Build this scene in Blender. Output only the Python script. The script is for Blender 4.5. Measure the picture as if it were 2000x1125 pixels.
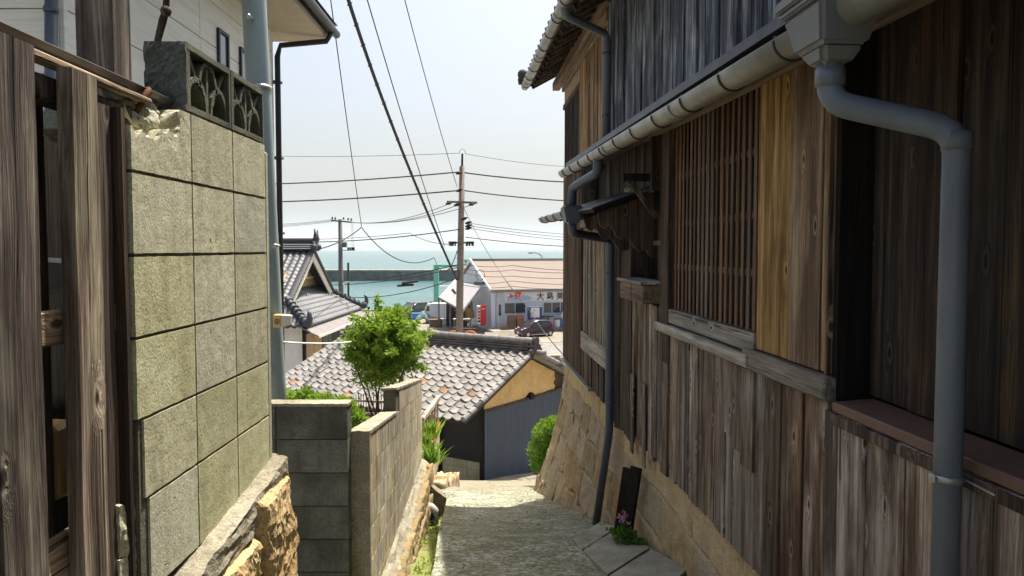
import bpy, bmesh, math, random
from mathutils import Vector, Matrix, noise

# ---------------------------------------------------------------- clear, camera, sky, sun, exposure
for o in list(bpy.data.objects):
    bpy.data.objects.remove(o, do_unlink=True)
scene = bpy.context.scene
COL = scene.collection
RAD = math.radians
F = 1500.0                                  # focal length in photograph pixels (2000 wide)
PITCH = math.atan(75.5 / F)                 # the camera looks slightly down
cam_d = bpy.data.cameras.new('camera')
cam_d.sensor_width = 36.0
cam_d.lens = 36.0 * F / 2000.0
cam_d.clip_start = 0.05
cam_d.clip_end = 60000.0
cam = bpy.data.objects.new('camera', cam_d)
COL.objects.link(cam)
cam.location = (0, 0, 0)                    # world z = 0 is eye level
cam.rotation_euler = (RAD(90) - PITCH, 0, 0)
scene.camera = cam

SUN_EL, SUN_AZ = 66.0, 27.0                 # azimuth clockwise from +Y
world = bpy.data.worlds.new('World')
scene.world = world
world.use_nodes = True
wn = world.node_tree
bg = wn.nodes['Background']
sky = wn.nodes.new('ShaderNodeTexSky')
sky.sky_type = 'NISHITA'
sky.sun_disc = False
sky.sun_elevation = RAD(SUN_EL)
sky.sun_rotation = RAD(SUN_AZ)
sky.altitude = 0
sky.air_density = 1.0
sky.dust_density = 6.5
sky.ozone_density = 0.6
wn.links.new(sky.outputs[0], bg.inputs[0])
bg.inputs[1].default_value = 0.1
sun_d = bpy.data.lights.new('sun', 'SUN')
sun_d.energy = 4.8
sun_d.angle = RAD(0.6)
sun_d.color = (1.0, 0.94, 0.83)
sun = bpy.data.objects.new('sun', sun_d)
COL.objects.link(sun)
sdir = Vector((math.sin(RAD(SUN_AZ)) * math.cos(RAD(SUN_EL)), math.cos(RAD(SUN_AZ)) * math.cos(RAD(SUN_EL)), math.sin(RAD(SUN_EL))))
sun.rotation_euler = sdir.to_track_quat('Z', 'Y').to_euler()
sun.location = (0, 0, 60)
scene.view_settings.view_transform = 'Standard'
scene.view_settings.look = 'None'
scene.view_settings.gamma = 1.0
scene.view_settings.use_curve_mapping = False
scene.view_settings.exposure = 1.1

random.seed(11)
rnd = random.random
def ru(a, b): return a + (b - a) * random.random()

# ---------------------------------------------------------------- measuring: a sight line and where it meets a real plane
_c, _s = math.cos(PITCH), math.sin(PITCH)
def ray(u, v):
    a = (u - 1000.0) / F; b = (562.5 - v) / F
    y = _c + _s * b; z = -_s + _c * b
    return Vector((a / y, 1.0, z / y))
def at(u, v, Y): return ray(u, v) * Y
def hit(u, v, p, n):
    d = ray(u, v)
    return d * (p.dot(n) / d.dot(n))

# ---------------------------------------------------------------- objects
WM = {}
def _props(o, label=None, cat=None, group=None, kind=None):
    if label: o['label'] = label
    if cat: o['category'] = cat
    if group: o['group'] = group
    if kind: o['kind'] = kind
    return o
def thing(name, label, cat, loc=(0, 0, 0), rz=0.0, group=None):
    o = bpy.data.objects.new(name, None)
    COL.objects.link(o)
    o.empty_display_size = 0.1
    o.location = loc; o.rotation_euler = (0, 0, rz)
    WM[o] = Matrix.Translation(Vector(loc)) @ Matrix.Rotation(rz, 4, 'Z')
    return _props(o, label, cat, group)
def place(o, parent, Mw):
    o.parent = parent
    WM[o] = Mw
    o.matrix_basis = (WM[parent].inverted() @ Mw) if parent else Mw
def inst(mesh, name, parent, Mw):
    o = bpy.data.objects.new(name, mesh)
    COL.objects.link(o)
    place(o, parent, Mw)
    return o

class MB:
    """collects shapes (in a frame M) into one mesh"""
    def __init__(s, M=None):
        s.v = []; s.f = []; s.M = M
    def add(s, vs, fs):
        k = len(s.v)
        for p in vs:
            p = Vector(p)
            s.v.append(s.M @ p if s.M else p)
        for f in fs: s.f.append([i + k for i in f])
        return s
    def box(s, x0, x1, y0, y1, z0, z1, j=0.0):
        vs = [(x + ru(-j, j), y + ru(-j, j), z + ru(-j, j)) for z in (z0, z1) for y in (y0, y1) for x in (x0, x1)]
        return s.add(vs, [(0, 2, 3, 1), (4, 5, 7, 6), (0, 1, 5, 4), (2, 6, 7, 3), (0, 4, 6, 2), (1, 3, 7, 5)])
    def hexa(s, b, t):
        """b, t: four points each, same winding (counter clockwise from outside t)"""
        return s.add(list(b) + list(t), [(3, 2, 1, 0), (4, 5, 6, 7), (0, 1, 5, 4), (1, 2, 6, 5), (2, 3, 7, 6), (3, 0, 4, 7)])
    def bar(s, p, q, w, h, up=(0, 0, 1)):
        p = Vector(p); q = Vector(q); d = (q - p).normalized()
        a = d.cross(Vector(up))
        if a.length < 1e-4: a = d.cross(Vector((1, 0, 0)))
        a.normalize(); b = a.cross(d)
        vs = []
        for c in (p, q):
            for i, k in ((-1, -1), (1, -1), (1, 1), (-1, 1)): vs.append(c + a * (w / 2 * i) + b * (h / 2 * k))
        return s.add(vs, [(3, 2, 1, 0), (4, 5, 6, 7), (0, 1, 5, 4), (1, 2, 6, 5), (2, 3, 7, 6), (3, 0, 4, 7)])
    def tube(s, pts, r, n=10, cap=True):
        pts = [Vector(p) for p in pts]; m = len(pts)
        rr = r if isinstance(r, (list, tuple)) else [r] * m
        vs = []; a = None
        for i, p in enumerate(pts):
            d = (pts[min(i + 1, m - 1)] - pts[max(i - 1, 0)]).normalized()
            if a is None:
                a = d.cross(Vector((0.13, 0.31, 0.94)))
                if a.length < 1e-3: a = d.cross(Vector((1, 0, 0)))
            a = (a - d * a.dot(d)).normalized(); b = d.cross(a)
            for k in range(n):
                w = 2 * math.pi * k / n
                vs.append(p + a * (rr[i] * math.cos(w)) + b * (rr[i] * math.sin(w)))
        fs = [(i * n + k, i * n + (k + 1) % n, (i + 1) * n + (k + 1) % n, (i + 1) * n + k) for i in range(m - 1) for k in range(n)]
        if cap: fs += [tuple(range(n - 1, -1, -1)), tuple((m - 1) * n + k for k in range(n))]
        return s.add(vs, fs)
    def prism(s, poly, vec):
        poly = [Vector(p) for p in poly]; vec = Vector(vec); n = len(poly)
        fs = [tuple(range(n - 1, -1, -1)), tuple(range(n, 2 * n))] + [(i, (i + 1) % n, n + (i + 1) % n, n + i) for i in range(n)]
        return s.add(poly + [p + vec for p in poly], fs)
    def grid(s, fn, nu, nv, flip=False):
        vs = [fn(i / nu, j / nv) for j in range(nv + 1) for i in range(nu + 1)]
        fs = []
        for j in range(nv):
            for i in range(nu):
                a = j * (nu + 1) + i
                q = (a, a + 1, a + nu + 2, a + nu + 1)
                fs.append(q[::-1] if flip else q)
        return s.add(vs, fs)
    def slab(s, fn, nu, nv, vec):
        """a sheet with thickness: fn(u,v) front, shifted by vec for the back"""
        vec = Vector(vec); k = len(s.v); M = s.M; s.M = None
        g = lambda a, b: (M @ Vector(fn(a, b))) if M else Vector(fn(a, b))
        vv = (M.to_3x3() @ vec) if M else vec
        s.grid(g, nu, nv); s.grid(lambda a, b: g(a, b) + vv, nu, nv, True)
        m = (nu + 1) * (nv + 1)
        loop = list(range(nu + 1)) + [j * (nu + 1) + nu for j in range(1, nv + 1)] + [nv * (nu + 1) + i for i in range(nu - 1, -1, -1)] + [j * (nu + 1) for j in range(nv - 1, 0, -1)]
        for a, b in zip(loop, loop[1:] + loop[:1]): s.f.append([k + b, k + a, k + m + a, k + m + b])
        s.M = M
        return s
    def ball(s, c, r, n=8, sq=(1, 1, 1)):
        c = Vector(c); vs = []; fs = []; m = max(4, n // 2)
        for j in range(m + 1):
            t = math.pi * j / m
            for k in range(n):
                w = 2 * math.pi * k / n
                vs.append(c + Vector((r * sq[0] * math.sin(t) * math.cos(w), r * sq[1] * math.sin(t) * math.sin(w), r * sq[2] * math.cos(t))))
        for j in range(m):
            for k in range(n):
                fs.append((j * n + k, (j + 1) * n + k, (j + 1) * n + (k + 1) % n, j * n + (k + 1) % n))
        return s.add(vs, fs)
    def mesh(s, name, mat, inv=None, smooth=False, bevel=0.0, seg=1):
        me = bpy.data.meshes.new(name)
        me.from_pydata([inv @ p if inv else p for p in s.v], [], s.f)
        if bevel:
            bm = bmesh.new(); bm.from_mesh(me)
            bmesh.ops.bevel(bm, geom=list(bm.edges), offset=bevel, segments=seg, affect='EDGES', clamp_overlap=True)
            bm.to_mesh(me); bm.free()
        if mat: me.materials.append(mat)
        if smooth: me.polygons.foreach_set('use_smooth', [True] * len(me.polygons))
        me.update()
        return me
    def build(s, name, mat, parent=None, smooth=False, bevel=0.0, org=None, kind=None, label=None, cat=None, group=None, seg=1):
        base = WM[parent] if parent else Matrix.Identity(4)
        Mw = base
        if org is None and s.v:                       # the piece's own origin: middle of its foot
            lo = [min(p[i] for p in s.v) for i in range(3)]; hi = [max(p[i] for p in s.v) for i in range(3)]
            org = ((lo[0] + hi[0]) / 2, (lo[1] + hi[1]) / 2, lo[2])
        Mw = Matrix.Translation(Vector(org)) @ base.to_3x3().normalized().to_4x4()
        me = s.mesh(name, mat, Mw.inverted(), smooth, bevel, seg)
        o = inst(me, name, parent, Mw)
        return _props(o, label, cat, group, kind)

# ---------------------------------------------------------------- materials
class NT:
    def __init__(s, name):
        s.m = bpy.data.materials.new(name); s.m.use_nodes = True
        s.t = s.m.node_tree; s.b = s.t.nodes['Principled BSDF']
    def n(s, typ, ins=None, out=0, **pr):
        nd = s.t.nodes.new('ShaderNode' + typ)
        for k, v in pr.items(): setattr(nd, k, v)
        for k, v in (ins or {}).items(): s.put(nd.inputs[k], v)
        return nd.outputs[out]
    def put(s, sock, v):
        if isinstance(v, bpy.types.NodeSocket): s.t.links.new(v, sock)
        else: sock.default_value = v
    def p(s, **kw):
        for k, v in kw.items(): s.put(s.b.inputs[k.replace('_', ' ')], v)
    def math(s, op, a, b=0.0, c=0.0, clamp=False): return s.n('Math', {0: a, 1: b, 2: c}, operation=op, use_clamp=clamp)
    def mix(s, f, a, b, blend='MIX'):
        nd = s.t.nodes.new('ShaderNodeMix'); nd.data_type = 'RGBA'; nd.blend_type = blend
        s.put(nd.inputs[0], f)
        for i, c in ((6, a), (7, b)): s.put(nd.inputs[i], c if isinstance(c, bpy.types.NodeSocket) else (*c, 1.0))
        return nd.outputs[2]
    def ramp(s, f, stops, interp='LINEAR'):
        nd = s.t.nodes.new('ShaderNodeValToRGB'); cr = nd.color_ramp; cr.interpolation = interp
        while len(cr.elements) < len(stops): cr.elements.new(0.5)
        for e, (p, c) in zip(cr.elements, stops):
            e.position = p; e.color = (c, c, c, 1) if isinstance(c, (int, float)) else (*c, 1)
        s.put(nd.inputs[0], f)
        return nd.outputs[0]
    def co(s, scale=(1, 1, 1), spread=True, vec=None):
        v = vec or s.n('TexCoord', out=3)
        if spread:
            r = s.n('ObjectInfo', out=5)
            w = s.n('CombineXYZ', {0: s.math('MULTIPLY', r, 37.0), 1: s.math('MULTIPLY', r, 91.0), 2: s.math('MULTIPLY', r, 53.0)})
            v = s.n('VectorMath', {0: v, 1: w}, operation='ADD')
        return s.n('VectorMath', {0: v, 1: scale}, operation='MULTIPLY')
    def noise(s, co, sc=1.0, det=4.0, ro=0.6, dist=0.0): return s.n('TexNoise', {'Vector': co, 'Scale': sc, 'Detail': det, 'Roughness': ro, 'Distortion': dist})
    def bump(s, h, st=0.3, d=0.01, nrm=None):
        ins = {'Height': h, 'Strength': st, 'Distance': d}
        if nrm is not None: ins['Normal'] = nrm
        o = s.n('Bump', ins); s.t.links.new(o, s.b.inputs['Normal']); return o
    def vary(s, col, lo=0.8, hi=1.2, hue=0.0):
        r = s.n('ObjectInfo', out=5)
        val = s.n('MapRange', {0: r, 3: lo, 4: hi})
        ins = {'Color': col, 'Value': val}
        if hue:
            r2 = s.math('FRACT', s.math('MULTIPLY', r, 7.31))
            ins['Hue'] = s.n('MapRange', {0: r2, 3: 0.5 - hue, 4: 0.5 + hue})
            ins['Saturation'] = s.n('MapRange', {0: s.math('FRACT', s.math('MULTIPLY', r, 13.7)), 3: 0.7, 4: 1.2})
        return s.n('HueSaturation', ins)

def wood(name, dark, mid, light, axis=2, fine=120.0, rough=0.8, knots=True, vary=(0.75, 1.25), stain=None, stain_amt=0.5, bump=0.5, bleach=None, bleach_amt=0.7):
    m = NT(name)
    def st(across, along):
        v = [across] * 3; v[axis] = along; return v
    def sc(v, across, along): return m.n('VectorMath', {0: v, 1: st(across, along)}, operation='MULTIPLY')
    base = m.co()
    warp = m.noise(sc(base, 7, 1.1), 1.0, 2.0, 0.5)
    wv = m.n('VectorMath', {0: base, 1: m.n('VectorMath', {0: m.n('CombineXYZ', {0: warp, 1: warp, 2: warp}), 1: (0.06, 0.06, 0.06)}, operation='MULTIPLY')}, operation='ADD')
    if knots:
        sx = m.t.nodes.new('ShaderNodeSeparateXYZ'); m.t.links.new(base, sx.inputs[0])
        oth = [k for k in range(3) if k != axis]
        uu = m.math('MULTIPLY', m.math('ADD', sx.outputs[oth[0]], sx.outputs[oth[1]]), 8.0); vv = m.math('MULTIPLY', sx.outputs[axis], 3.6)
        kv = m.n('CombineXYZ', {0: uu, 1: vv, 2: 0.0})
        vor = m.t.nodes.new('ShaderNodeTexVoronoi'); vor.voronoi_dimensions = '2D'; vor.inputs['Scale'].default_value = 1.0
        m.t.links.new(kv, vor.inputs['Vector'])
        kd = m.math('ADD', vor.outputs['Distance'], m.math('MULTIPLY', m.noise(sc(base, 40, 18), 1.0, 2.0, 0.5), 0.06))
        sep = m.n('SeparateColor', {0: vor.outputs['Color']})
        has = m.math('GREATER_THAN', sep, 0.80)
        push = m.math('MULTIPLY', m.math('MULTIPLY', m.ramp(kd, [(0.05, 1.0), (0.34, 0.0)]), has), 0.030)
        wv = m.n('VectorMath', {0: wv, 1: m.n('CombineXYZ', {0: push, 1: push, 2: push})}, operation='ADD')
    g1 = m.noise(sc(wv, fine, 1.6), 1.0, 4.0, 0.7)
    g2 = m.noise(sc(wv, fine * 2.6, 4.0), 1.0, 3.0, 0.65)
    g3 = m.noise(sc(wv, 22, 0.9), 1.0, 4.0, 0.6)
    gg = m.math('ADD', m.math('MULTIPLY', g1, 0.36), m.math('ADD', m.math('MULTIPLY', g2, 0.20), m.math('MULTIPLY', g3, 0.48)))
    col = m.ramp(gg, [(0.41, dark), (0.53, mid), (0.65, light)])
    if stain:
        sn = m.noise(sc(base, 8, 1.3), 1.0, 5.0, 0.65)
        col = m.mix(m.math('MULTIPLY', m.ramp(sn, [(0.45, 0.0), (0.58, 1.0)]), stain_amt), col, m.mix(g1, tuple(c * 0.5 for c in stain), stain))
    if bleach:
        bn = m.noise(sc(base, 6.0, 1.8), 1.0, 4.0, 0.6)
        col = m.mix(m.math('MULTIPLY', m.ramp(bn, [(0.50, 0.0), (0.68, 1.0)]), bleach_amt), col, m.mix(m.ramp(gg, [(0.40, 0.0), (0.56, 1.0)]), tuple(c * 0.35 for c in bleach), bleach))
    crack = m.noise(sc(wv, fine * 0.45, 0.55), 1.0, 2.0, 0.5)
    ck = m.ramp(crack, [(0.31, 1.0), (0.355, 0.0)])
    col = m.mix(m.math('MULTIPLY', ck, 0.85), col, tuple(c * 0.3 for c in dark))
    if knots:
        ring = m.math('MULTIPLY', m.ramp(kd, [(0.10, 0.0), (0.13, 1.0), (0.19, 0.0)]), has)
        col = m.mix(m.math('MULTIPLY', ring, 0.55), col, light)
        core = m.math('MULTIPLY', m.ramp(kd, [(0.07, 1.0), (0.115, 0.0)]), has)
        col = m.mix(m.math('MULTIPLY', core, 0.9), col, tuple(c * 0.35 for c in dark))
    col = m.vary(col, vary[0], vary[1], 0.006)
    h = m.math('SUBTRACT', m.math('ADD', g1, m.math('ADD', m.math('MULTIPLY', g2, 0.5), m.math('MULTIPLY', g3, 0.8))), m.math('MULTIPLY', ck, 0.9))
    m.p(Base_Color=col, Roughness=rough); m.b.inputs['Specular IOR Level'].default_value = 0.25
    m.bump(h, bump, 0.008)
    return m.m

def masonry(name, a, b, grain=170.0, stain=None, stain_amt=0.5, streak=0.0, streak_col=(0.05, 0.045, 0.035), mott=0.0, moss=0.0, moss_col=(0.11, 0.13, 0.03), vary=(0.85, 1.15), bump=0.5, pits=0.6, rough=0.9, scale=1.0, hue=0.0, speck=None):
    m = NT(name)
    base = m.co((scale, scale, scale))
    gr = m.noise(base, grain, 3.0, 0.7)
    br = m.noise(base, 5.0, 5.0, 0.65)
    col = m.mix(m.ramp(br, [(0.32, 0.0), (0.68, 1.0)]), a, b)
    sp = m.ramp(gr, [(0.25, 0.45), (0.5, 1.0), (0.78, 1.45)])
    col = m.mix(1.0, col, sp, 'MULTIPLY')
    if mott:
        mv = m.noise(base, 26.0, 3.0, 0.7)
        col = m.mix(mott, col, m.mix(1.0, col, m.ramp(mv, [(0.42, 0.5), (0.5, 0.95), (0.58, 1.65)]), 'MULTIPLY'))
        kv = m.n('VectorMath', {0: base, 1: m.n('VectorMath', {0: m.n('TexNoise', {'Vector': base, 'Scale': 2.5, 'Detail': 4.0}, out=1), 1: (0.35, 0.35, 0.35)}, operation='MULTIPLY')}, operation='ADD')
        cv = m.n('TexVoronoi', {'Vector': kv, 'Scale': 0.23}, feature='DISTANCE_TO_EDGE')
        col = m.mix(m.ramp(cv, [(0.001, 0.4), (0.003, 0.0)]), col, (0.035, 0.033, 0.025))
    if speck:
        v = m.n('TexVoronoi', {'Vector': base, 'Scale': 60.0})
        col = m.mix(m.ramp(v, [(0.10, 0.8), (0.26, 0.0)]), col, speck)
    pit = m.ramp(m.noise(base, 42.0, 2.0, 0.5), [(0.22, 1.0), (0.31, 0.0)])
    col = m.mix(m.math('MULTIPLY', pit, pits), col, tuple(c * 0.25 for c in a))
    if stain:
        col = m.mix(m.math('MULTIPLY', m.ramp(m.noise(base, 2.3, 6.0, 0.7), [(0.44, 0.0), (0.64, 1.0)]), stain_amt), col, stain)
    if streak:
        sv = m.n('VectorMath', {0: base, 1: (14.0, 14.0, 0.9)}, operation='MULTIPLY')
        col = m.mix(m.math('MULTIPLY', m.ramp(m.noise(sv, 1.0, 5.0, 0.6), [(0.48, 0.0), (0.66, 1.0)]), streak), col, streak_col)
    if moss:
        col = m.mix(m.math('MULTIPLY', m.ramp(m.noise(base, 3.1, 7.0, 0.72), [(0.46, 0.0), (0.60, 1.0)]), moss), col, moss_col)
    col = m.vary(col, vary[0], vary[1], hue)
    m.p(Base_Color=col, Roughness=rough); m.b.inputs['Specular IOR Level'].default_value = 0.2
    h = m.math('SUBTRACT', m.math('ADD', m.math('MULTIPLY', gr, 0.6), m.math('MULTIPLY', m.noise(base, 28.0, 4.0, 0.6), 0.8)), m.math('MULTIPLY', pit, 0.7))
    m.bump(h, bump, 0.008)
    return m.m

def paint(name, c, rough=0.5, metal=0.0, dirt=0.25, dirt_col=None, bump=0.0, vary=None, scale=7.0, spec=0.4, streak=False):
    m = NT(name)
    base = m.co((1, 1, 0.25) if streak else (1, 1, 1))
    d = dirt_col or tuple(x * 0.5 for x in c)
    nz = m.noise(base, scale, 6.0, 0.65)
    col = m.mix(m.math('MULTIPLY', m.ramp(nz, [(0.42, 0.0), (0.7, 1.0)]), dirt), c, d)
    if vary: col = m.vary(col, vary[0], vary[1])
    m.p(Base_Color=col, Metallic=metal, Roughness=m.n('MapRange', {0: nz, 3: max(0.02, rough - 0.1), 4: min(1, rough + 0.15)}))
    m.b.inputs['Specular IOR Level'].default_value = spec
    if bump: m.bump(m.noise(base, scale * 8, 3.0, 0.6), bump, 0.004)
    return m.m

def leaf(name, a, b, c):
    m = NT(name)
    g = m.n('NewGeometry', out=8) if False else None
    base = m.co((1, 1, 1), spread=False)
    nz = m.noise(base, 9.0, 2.0, 0.5); n2 = m.noise(base, 60.0, 1.0, 0.5)
    f = m.math('ADD', m.math('MULTIPLY', nz, 0.55), m.math('MULTIPLY', n2, 0.45))
    col = m.ramp(f, [(0.34, a), (0.5, b), (0.64, c)])
    m.p(Base_Color=col, Roughness=0.45); m.b.inputs['Specular IOR Level'].default_value = 0.35
    tr = m.n('BsdfTranslucent', {'Color': m.mix(0.5, col, (0.35, 0.5, 0.05))})
    mx = m.t.nodes.new('ShaderNodeMixShader'); mx.inputs[0].default_value = 0.35
    m.t.links.new(m.b.outputs[0], mx.inputs[1]); m.t.links.new(tr, mx.inputs[2])
    m.t.links.new(mx.outputs[0], m.t.nodes['Material Output'].inputs['Surface'])
    return m.m

def glass(name, c=(0.03, 0.04, 0.045), rough=0.06):
    m = NT(name); m.p(Base_Color=(*c, 1), Roughness=rough); m.b.inputs['Specular IOR Level'].default_value = 0.7
    return m.m

MT = {}
MT['wood_grey'] = wood('weathered_grey_wood', (0.040, 0.027, 0.018), (0.24, 0.175, 0.128), (0.56, 0.47, 0.385), stain=(0.10, 0.060, 0.037), stain_amt=0.7, bleach=(0.62, 0.56, 0.49), bleach_amt=0.65, vary=(0.7, 1.25))
MT['wood_grey2'] = wood('weathered_brown_wood', (0.026, 0.017, 0.011), (0.145, 0.098, 0.066), (0.37, 0.275, 0.205), stain=(0.065, 0.039, 0.024), stain_amt=0.8, bleach=(0.42, 0.37, 0.31), bleach_amt=0.5, vary=(0.7, 1.3))
MT['wood_dark'] = wood('dark_old_wood', (0.013, 0.009, 0.007), (0.060, 0.040, 0.029), (0.165, 0.118, 0.086), vary=(0.7, 1.35), bleach=(0.16, 0.125, 0.10), bleach_amt=0.4)
MT['wood_near_black'] = wood('near_black_plank', (0.010, 0.007, 0.006), (0.034, 0.024, 0.018), (0.105, 0.074, 0.050), vary=(0.75, 1.25), bleach=(0.15, 0.09, 0.05), bleach_amt=0.45)  # near-black plank tone, used in the near recess
MT['wood_black'] = wood('near_black_wood', (0.006, 0.005, 0.0045), (0.014, 0.011, 0.009), (0.034, 0.026, 0.02), knots=False)
MT['wood_brown'] = wood('warm_brown_wood', (0.085, 0.047, 0.02), (0.30, 0.19, 0.09), (0.54, 0.38, 0.20), stain=(0.13, 0.068, 0.026), stain_amt=0.7, vary=(0.85, 1.15))
MT['wood_lattice'] = wood('lattice_brown_wood', (0.045, 0.027, 0.017), (0.145, 0.09, 0.058), (0.26, 0.17, 0.115), knots=False, vary=(0.65, 1.3))
MT['wood_pale'] = wood('pale_weathered_wood', (0.138, 0.121, 0.098), (0.356, 0.322, 0.270), (0.552, 0.517, 0.460), axis=0, stain=(0.081, 0.063, 0.052), stain_amt=0.35)
MT['wood_palez'] = wood('pale_upright_wood', (0.138, 0.112, 0.088), (0.338, 0.281, 0.213), (0.525, 0.463, 0.375), stain=(0.075, 0.056, 0.044), stain_amt=0.5)
MT['wood_beam'] = wood('brown_beam_wood', (0.065, 0.039, 0.023), (0.195, 0.124, 0.072), (0.351, 0.247, 0.156), axis=0, knots=False)
MT['wood_fence'] = wood('old_fence_wood', (0.03, 0.020, 0.015), (0.15, 0.115, 0.088), (0.40, 0.335, 0.265), stain=(0.05, 0.033, 0.025), stain_amt=0.7, bleach=(0.44, 0.40, 0.28), bleach_amt=0.5, bump=0.8)
MT['wood_fence_y'] = wood('split_rail_wood', (0.065, 0.046, 0.029), (0.260, 0.195, 0.130), (0.494, 0.403, 0.299), axis=1, fine=110.0, bump=0.8)
MT['char'] = wood('charred_cedar', (0.016, 0.020, 0.028), (0.085, 0.10, 0.13), (0.46, 0.50, 0.58), knots=False, stain=(0.04, 0.048, 0.062), stain_amt=0.8, bleach=(0.64, 0.68, 0.74), bleach_amt=0.55, vary=(0.7, 1.25), bump=0.8)
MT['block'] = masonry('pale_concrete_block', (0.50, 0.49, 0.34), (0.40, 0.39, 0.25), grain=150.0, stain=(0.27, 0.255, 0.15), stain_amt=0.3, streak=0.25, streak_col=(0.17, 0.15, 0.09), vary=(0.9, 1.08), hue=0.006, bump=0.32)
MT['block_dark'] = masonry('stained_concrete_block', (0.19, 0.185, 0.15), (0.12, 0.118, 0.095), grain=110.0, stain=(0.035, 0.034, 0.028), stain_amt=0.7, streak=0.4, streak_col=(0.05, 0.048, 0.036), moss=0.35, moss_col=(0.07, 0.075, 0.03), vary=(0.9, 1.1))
MT['block_warm'] = masonry('weather_streaked_block', (0.50, 0.44, 0.31), (0.38, 0.33, 0.22), grain=130.0, stain=(0.10, 0.08, 0.05), stain_amt=0.4, streak=0.7, streak_col=(0.10, 0.08, 0.05), vary=(0.82, 1.15), hue=0.01)
MT['openwork'] = masonry('mossy_openwork_block', (0.15, 0.15, 0.12), (0.09, 0.095, 0.08), grain=120.0, stain=(0.035, 0.037, 0.035), stain_amt=0.7, moss=0.3, moss_col=(0.19, 0.18, 0.08))
MT['mortar'] = masonry('grey_mortar', (0.13, 0.12, 0.09), (0.09, 0.083, 0.06), grain=150.0)
MT['footing'] = masonry('rough_footing_concrete', (0.34, 0.31, 0.23), (0.22, 0.2, 0.15), grain=90.0, stain=(0.12, 0.10, 0.06), stain_amt=0.5, bump=0.9)
MT['granite'] = masonry('yellow_granite', (0.50, 0.37, 0.19), (0.38, 0.28, 0.15), grain=70.0, speck=(0.10, 0.07, 0.04), stain=(0.47, 0.28, 0.10), stain_amt=0.5, bump=0.8, pits=0.9)
MT['base_stone'] = masonry('tan_base_stone', (0.46, 0.37, 0.24), (0.36, 0.29, 0.195), grain=90.0, stain=(0.34, 0.20, 0.09), stain_amt=0.5, streak=0.2, streak_col=(0.17, 0.135, 0.09), moss=0.12, vary=(0.9, 1.1), bump=1.0, hue=0.005)
MT['base_slab'] = masonry('cut_tan_stone', (0.54, 0.42, 0.25), (0.43, 0.33, 0.19), grain=80.0, stain=(0.36, 0.22, 0.10), stain_amt=0.35, vary=(0.9, 1.1), bump=0.5)
MT['base_gap'] = masonry('dark_joint', (0.17, 0.125, 0.075), (0.11, 0.085, 0.052), grain=80.0)
MT['rubble'] = masonry('mossy_rubble', (0.30, 0.225, 0.125), (0.17, 0.125, 0.07), grain=45.0, speck=(0.04, 0.03, 0.02), stain=(0.38, 0.22, 0.07), stain_amt=0.5, moss=0.45, bump=1.0, pits=0.9)
MT['road'] = masonry('worn_concrete_road', (0.38, 0.385, 0.305), (0.28, 0.287, 0.22), grain=70.0, speck=(0.42, 0.41, 0.37), stain=(0.11, 0.105, 0.075), stain_amt=0.55, moss=0.6, moss_col=(0.15, 0.165, 0.065), mott=0.9, bump=1.0)
MT['apron'] = masonry('pale_concrete_apron', (0.225, 0.20, 0.15), (0.18, 0.162, 0.122), grain=60.0, stain=(0.13, 0.115, 0.075), stain_amt=0.5, moss=0.2, mott=0.5)
MT['slabstone'] = masonry('grey_paving_slab', (0.36, 0.355, 0.31), (0.28, 0.275, 0.235), grain=90.0, stain=(0.12, 0.12, 0.09), stain_amt=0.5, moss=0.3)
MT['moss'] = masonry('mossy_channel', (0.20, 0.20, 0.07), (0.27, 0.24, 0.11), grain=60.0, stain=(0.12, 0.14, 0.03), stain_amt=0.7, moss=0.6, moss_col=(0.17, 0.2, 0.04))
MT['soil'] = masonry('garden_soil', (0.09, 0.065, 0.04), (0.06, 0.045, 0.03), grain=40.0, moss=0.5, bump=1.0)
MT['ground'] = masonry('packed_ground', (0.22, 0.195, 0.155), (0.18, 0.16, 0.125), grain=9.0, stain=(0.2, 0.18, 0.14), stain_amt=0.5, scale=0.25, bump=0.2)
MT['harbour'] = masonry('harbour_concrete', (0.27, 0.235, 0.19), (0.22, 0.195, 0.155), grain=8.0, stain=(0.25, 0.225, 0.185), stain_amt=0.5, scale=0.12, bump=0.1)
MT['asphalt'] = masonry('sunbleached_asphalt', (0.21, 0.20, 0.185), (0.185, 0.175, 0.165), grain=10.0, scale=0.2, bump=0.1)
MT['tile_old'] = masonry('weathered_roof_tile', (0.265, 0.25, 0.235), (0.22, 0.21, 0.198), grain=60.0, stain=(0.13, 0.12, 0.11), stain_amt=0.35, vary=(0.86, 1.1), bump=0.35, rough=0.75, hue=0.004)
MT['tile_rust'] = masonry('rust_coloured_tile', (0.24, 0.15, 0.095), (0.27, 0.19, 0.13), grain=60.0, stain=(0.15, 0.09, 0.06), stain_amt=0.4, vary=(0.85, 1.15), bump=0.35)
MT['ridge_dark'] = masonry('sooty_ridge_tile', (0.13, 0.12, 0.11), (0.07, 0.066, 0.064), grain=60.0, stain=(0.035, 0.033, 0.033), stain_amt=0.6, vary=(0.7, 1.3))
MT['tile_black'] = paint('glazed_black_tile', (0.05, 0.054, 0.065), 0.5, 0.0, 0.4, (0.09, 0.09, 0.10), spec=0.35)
MT['mud'] = masonry('yellow_mud_plaster', (0.66, 0.46, 0.20), (0.60, 0.41, 0.17), grain=50.0, stain=(0.44, 0.26, 0.09), stain_amt=0.5, bump=0.8)
MT['blue_sheet'] = paint('slate_blue_sheet', (0.055, 0.078, 0.115), 0.55, 0.0, 0.5, (0.035, 0.046, 0.065), streak=True)
MT['black_board'] = paint('black_board', (0.012, 0.013, 0.017), 0.6, 0.0, 0.4)
MT['pipe_grey'] = paint('blue_grey_pvc', (0.16, 0.19, 0.225), 0.45, 0.0, 0.7, (0.10, 0.11, 0.12), streak=True)
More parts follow.
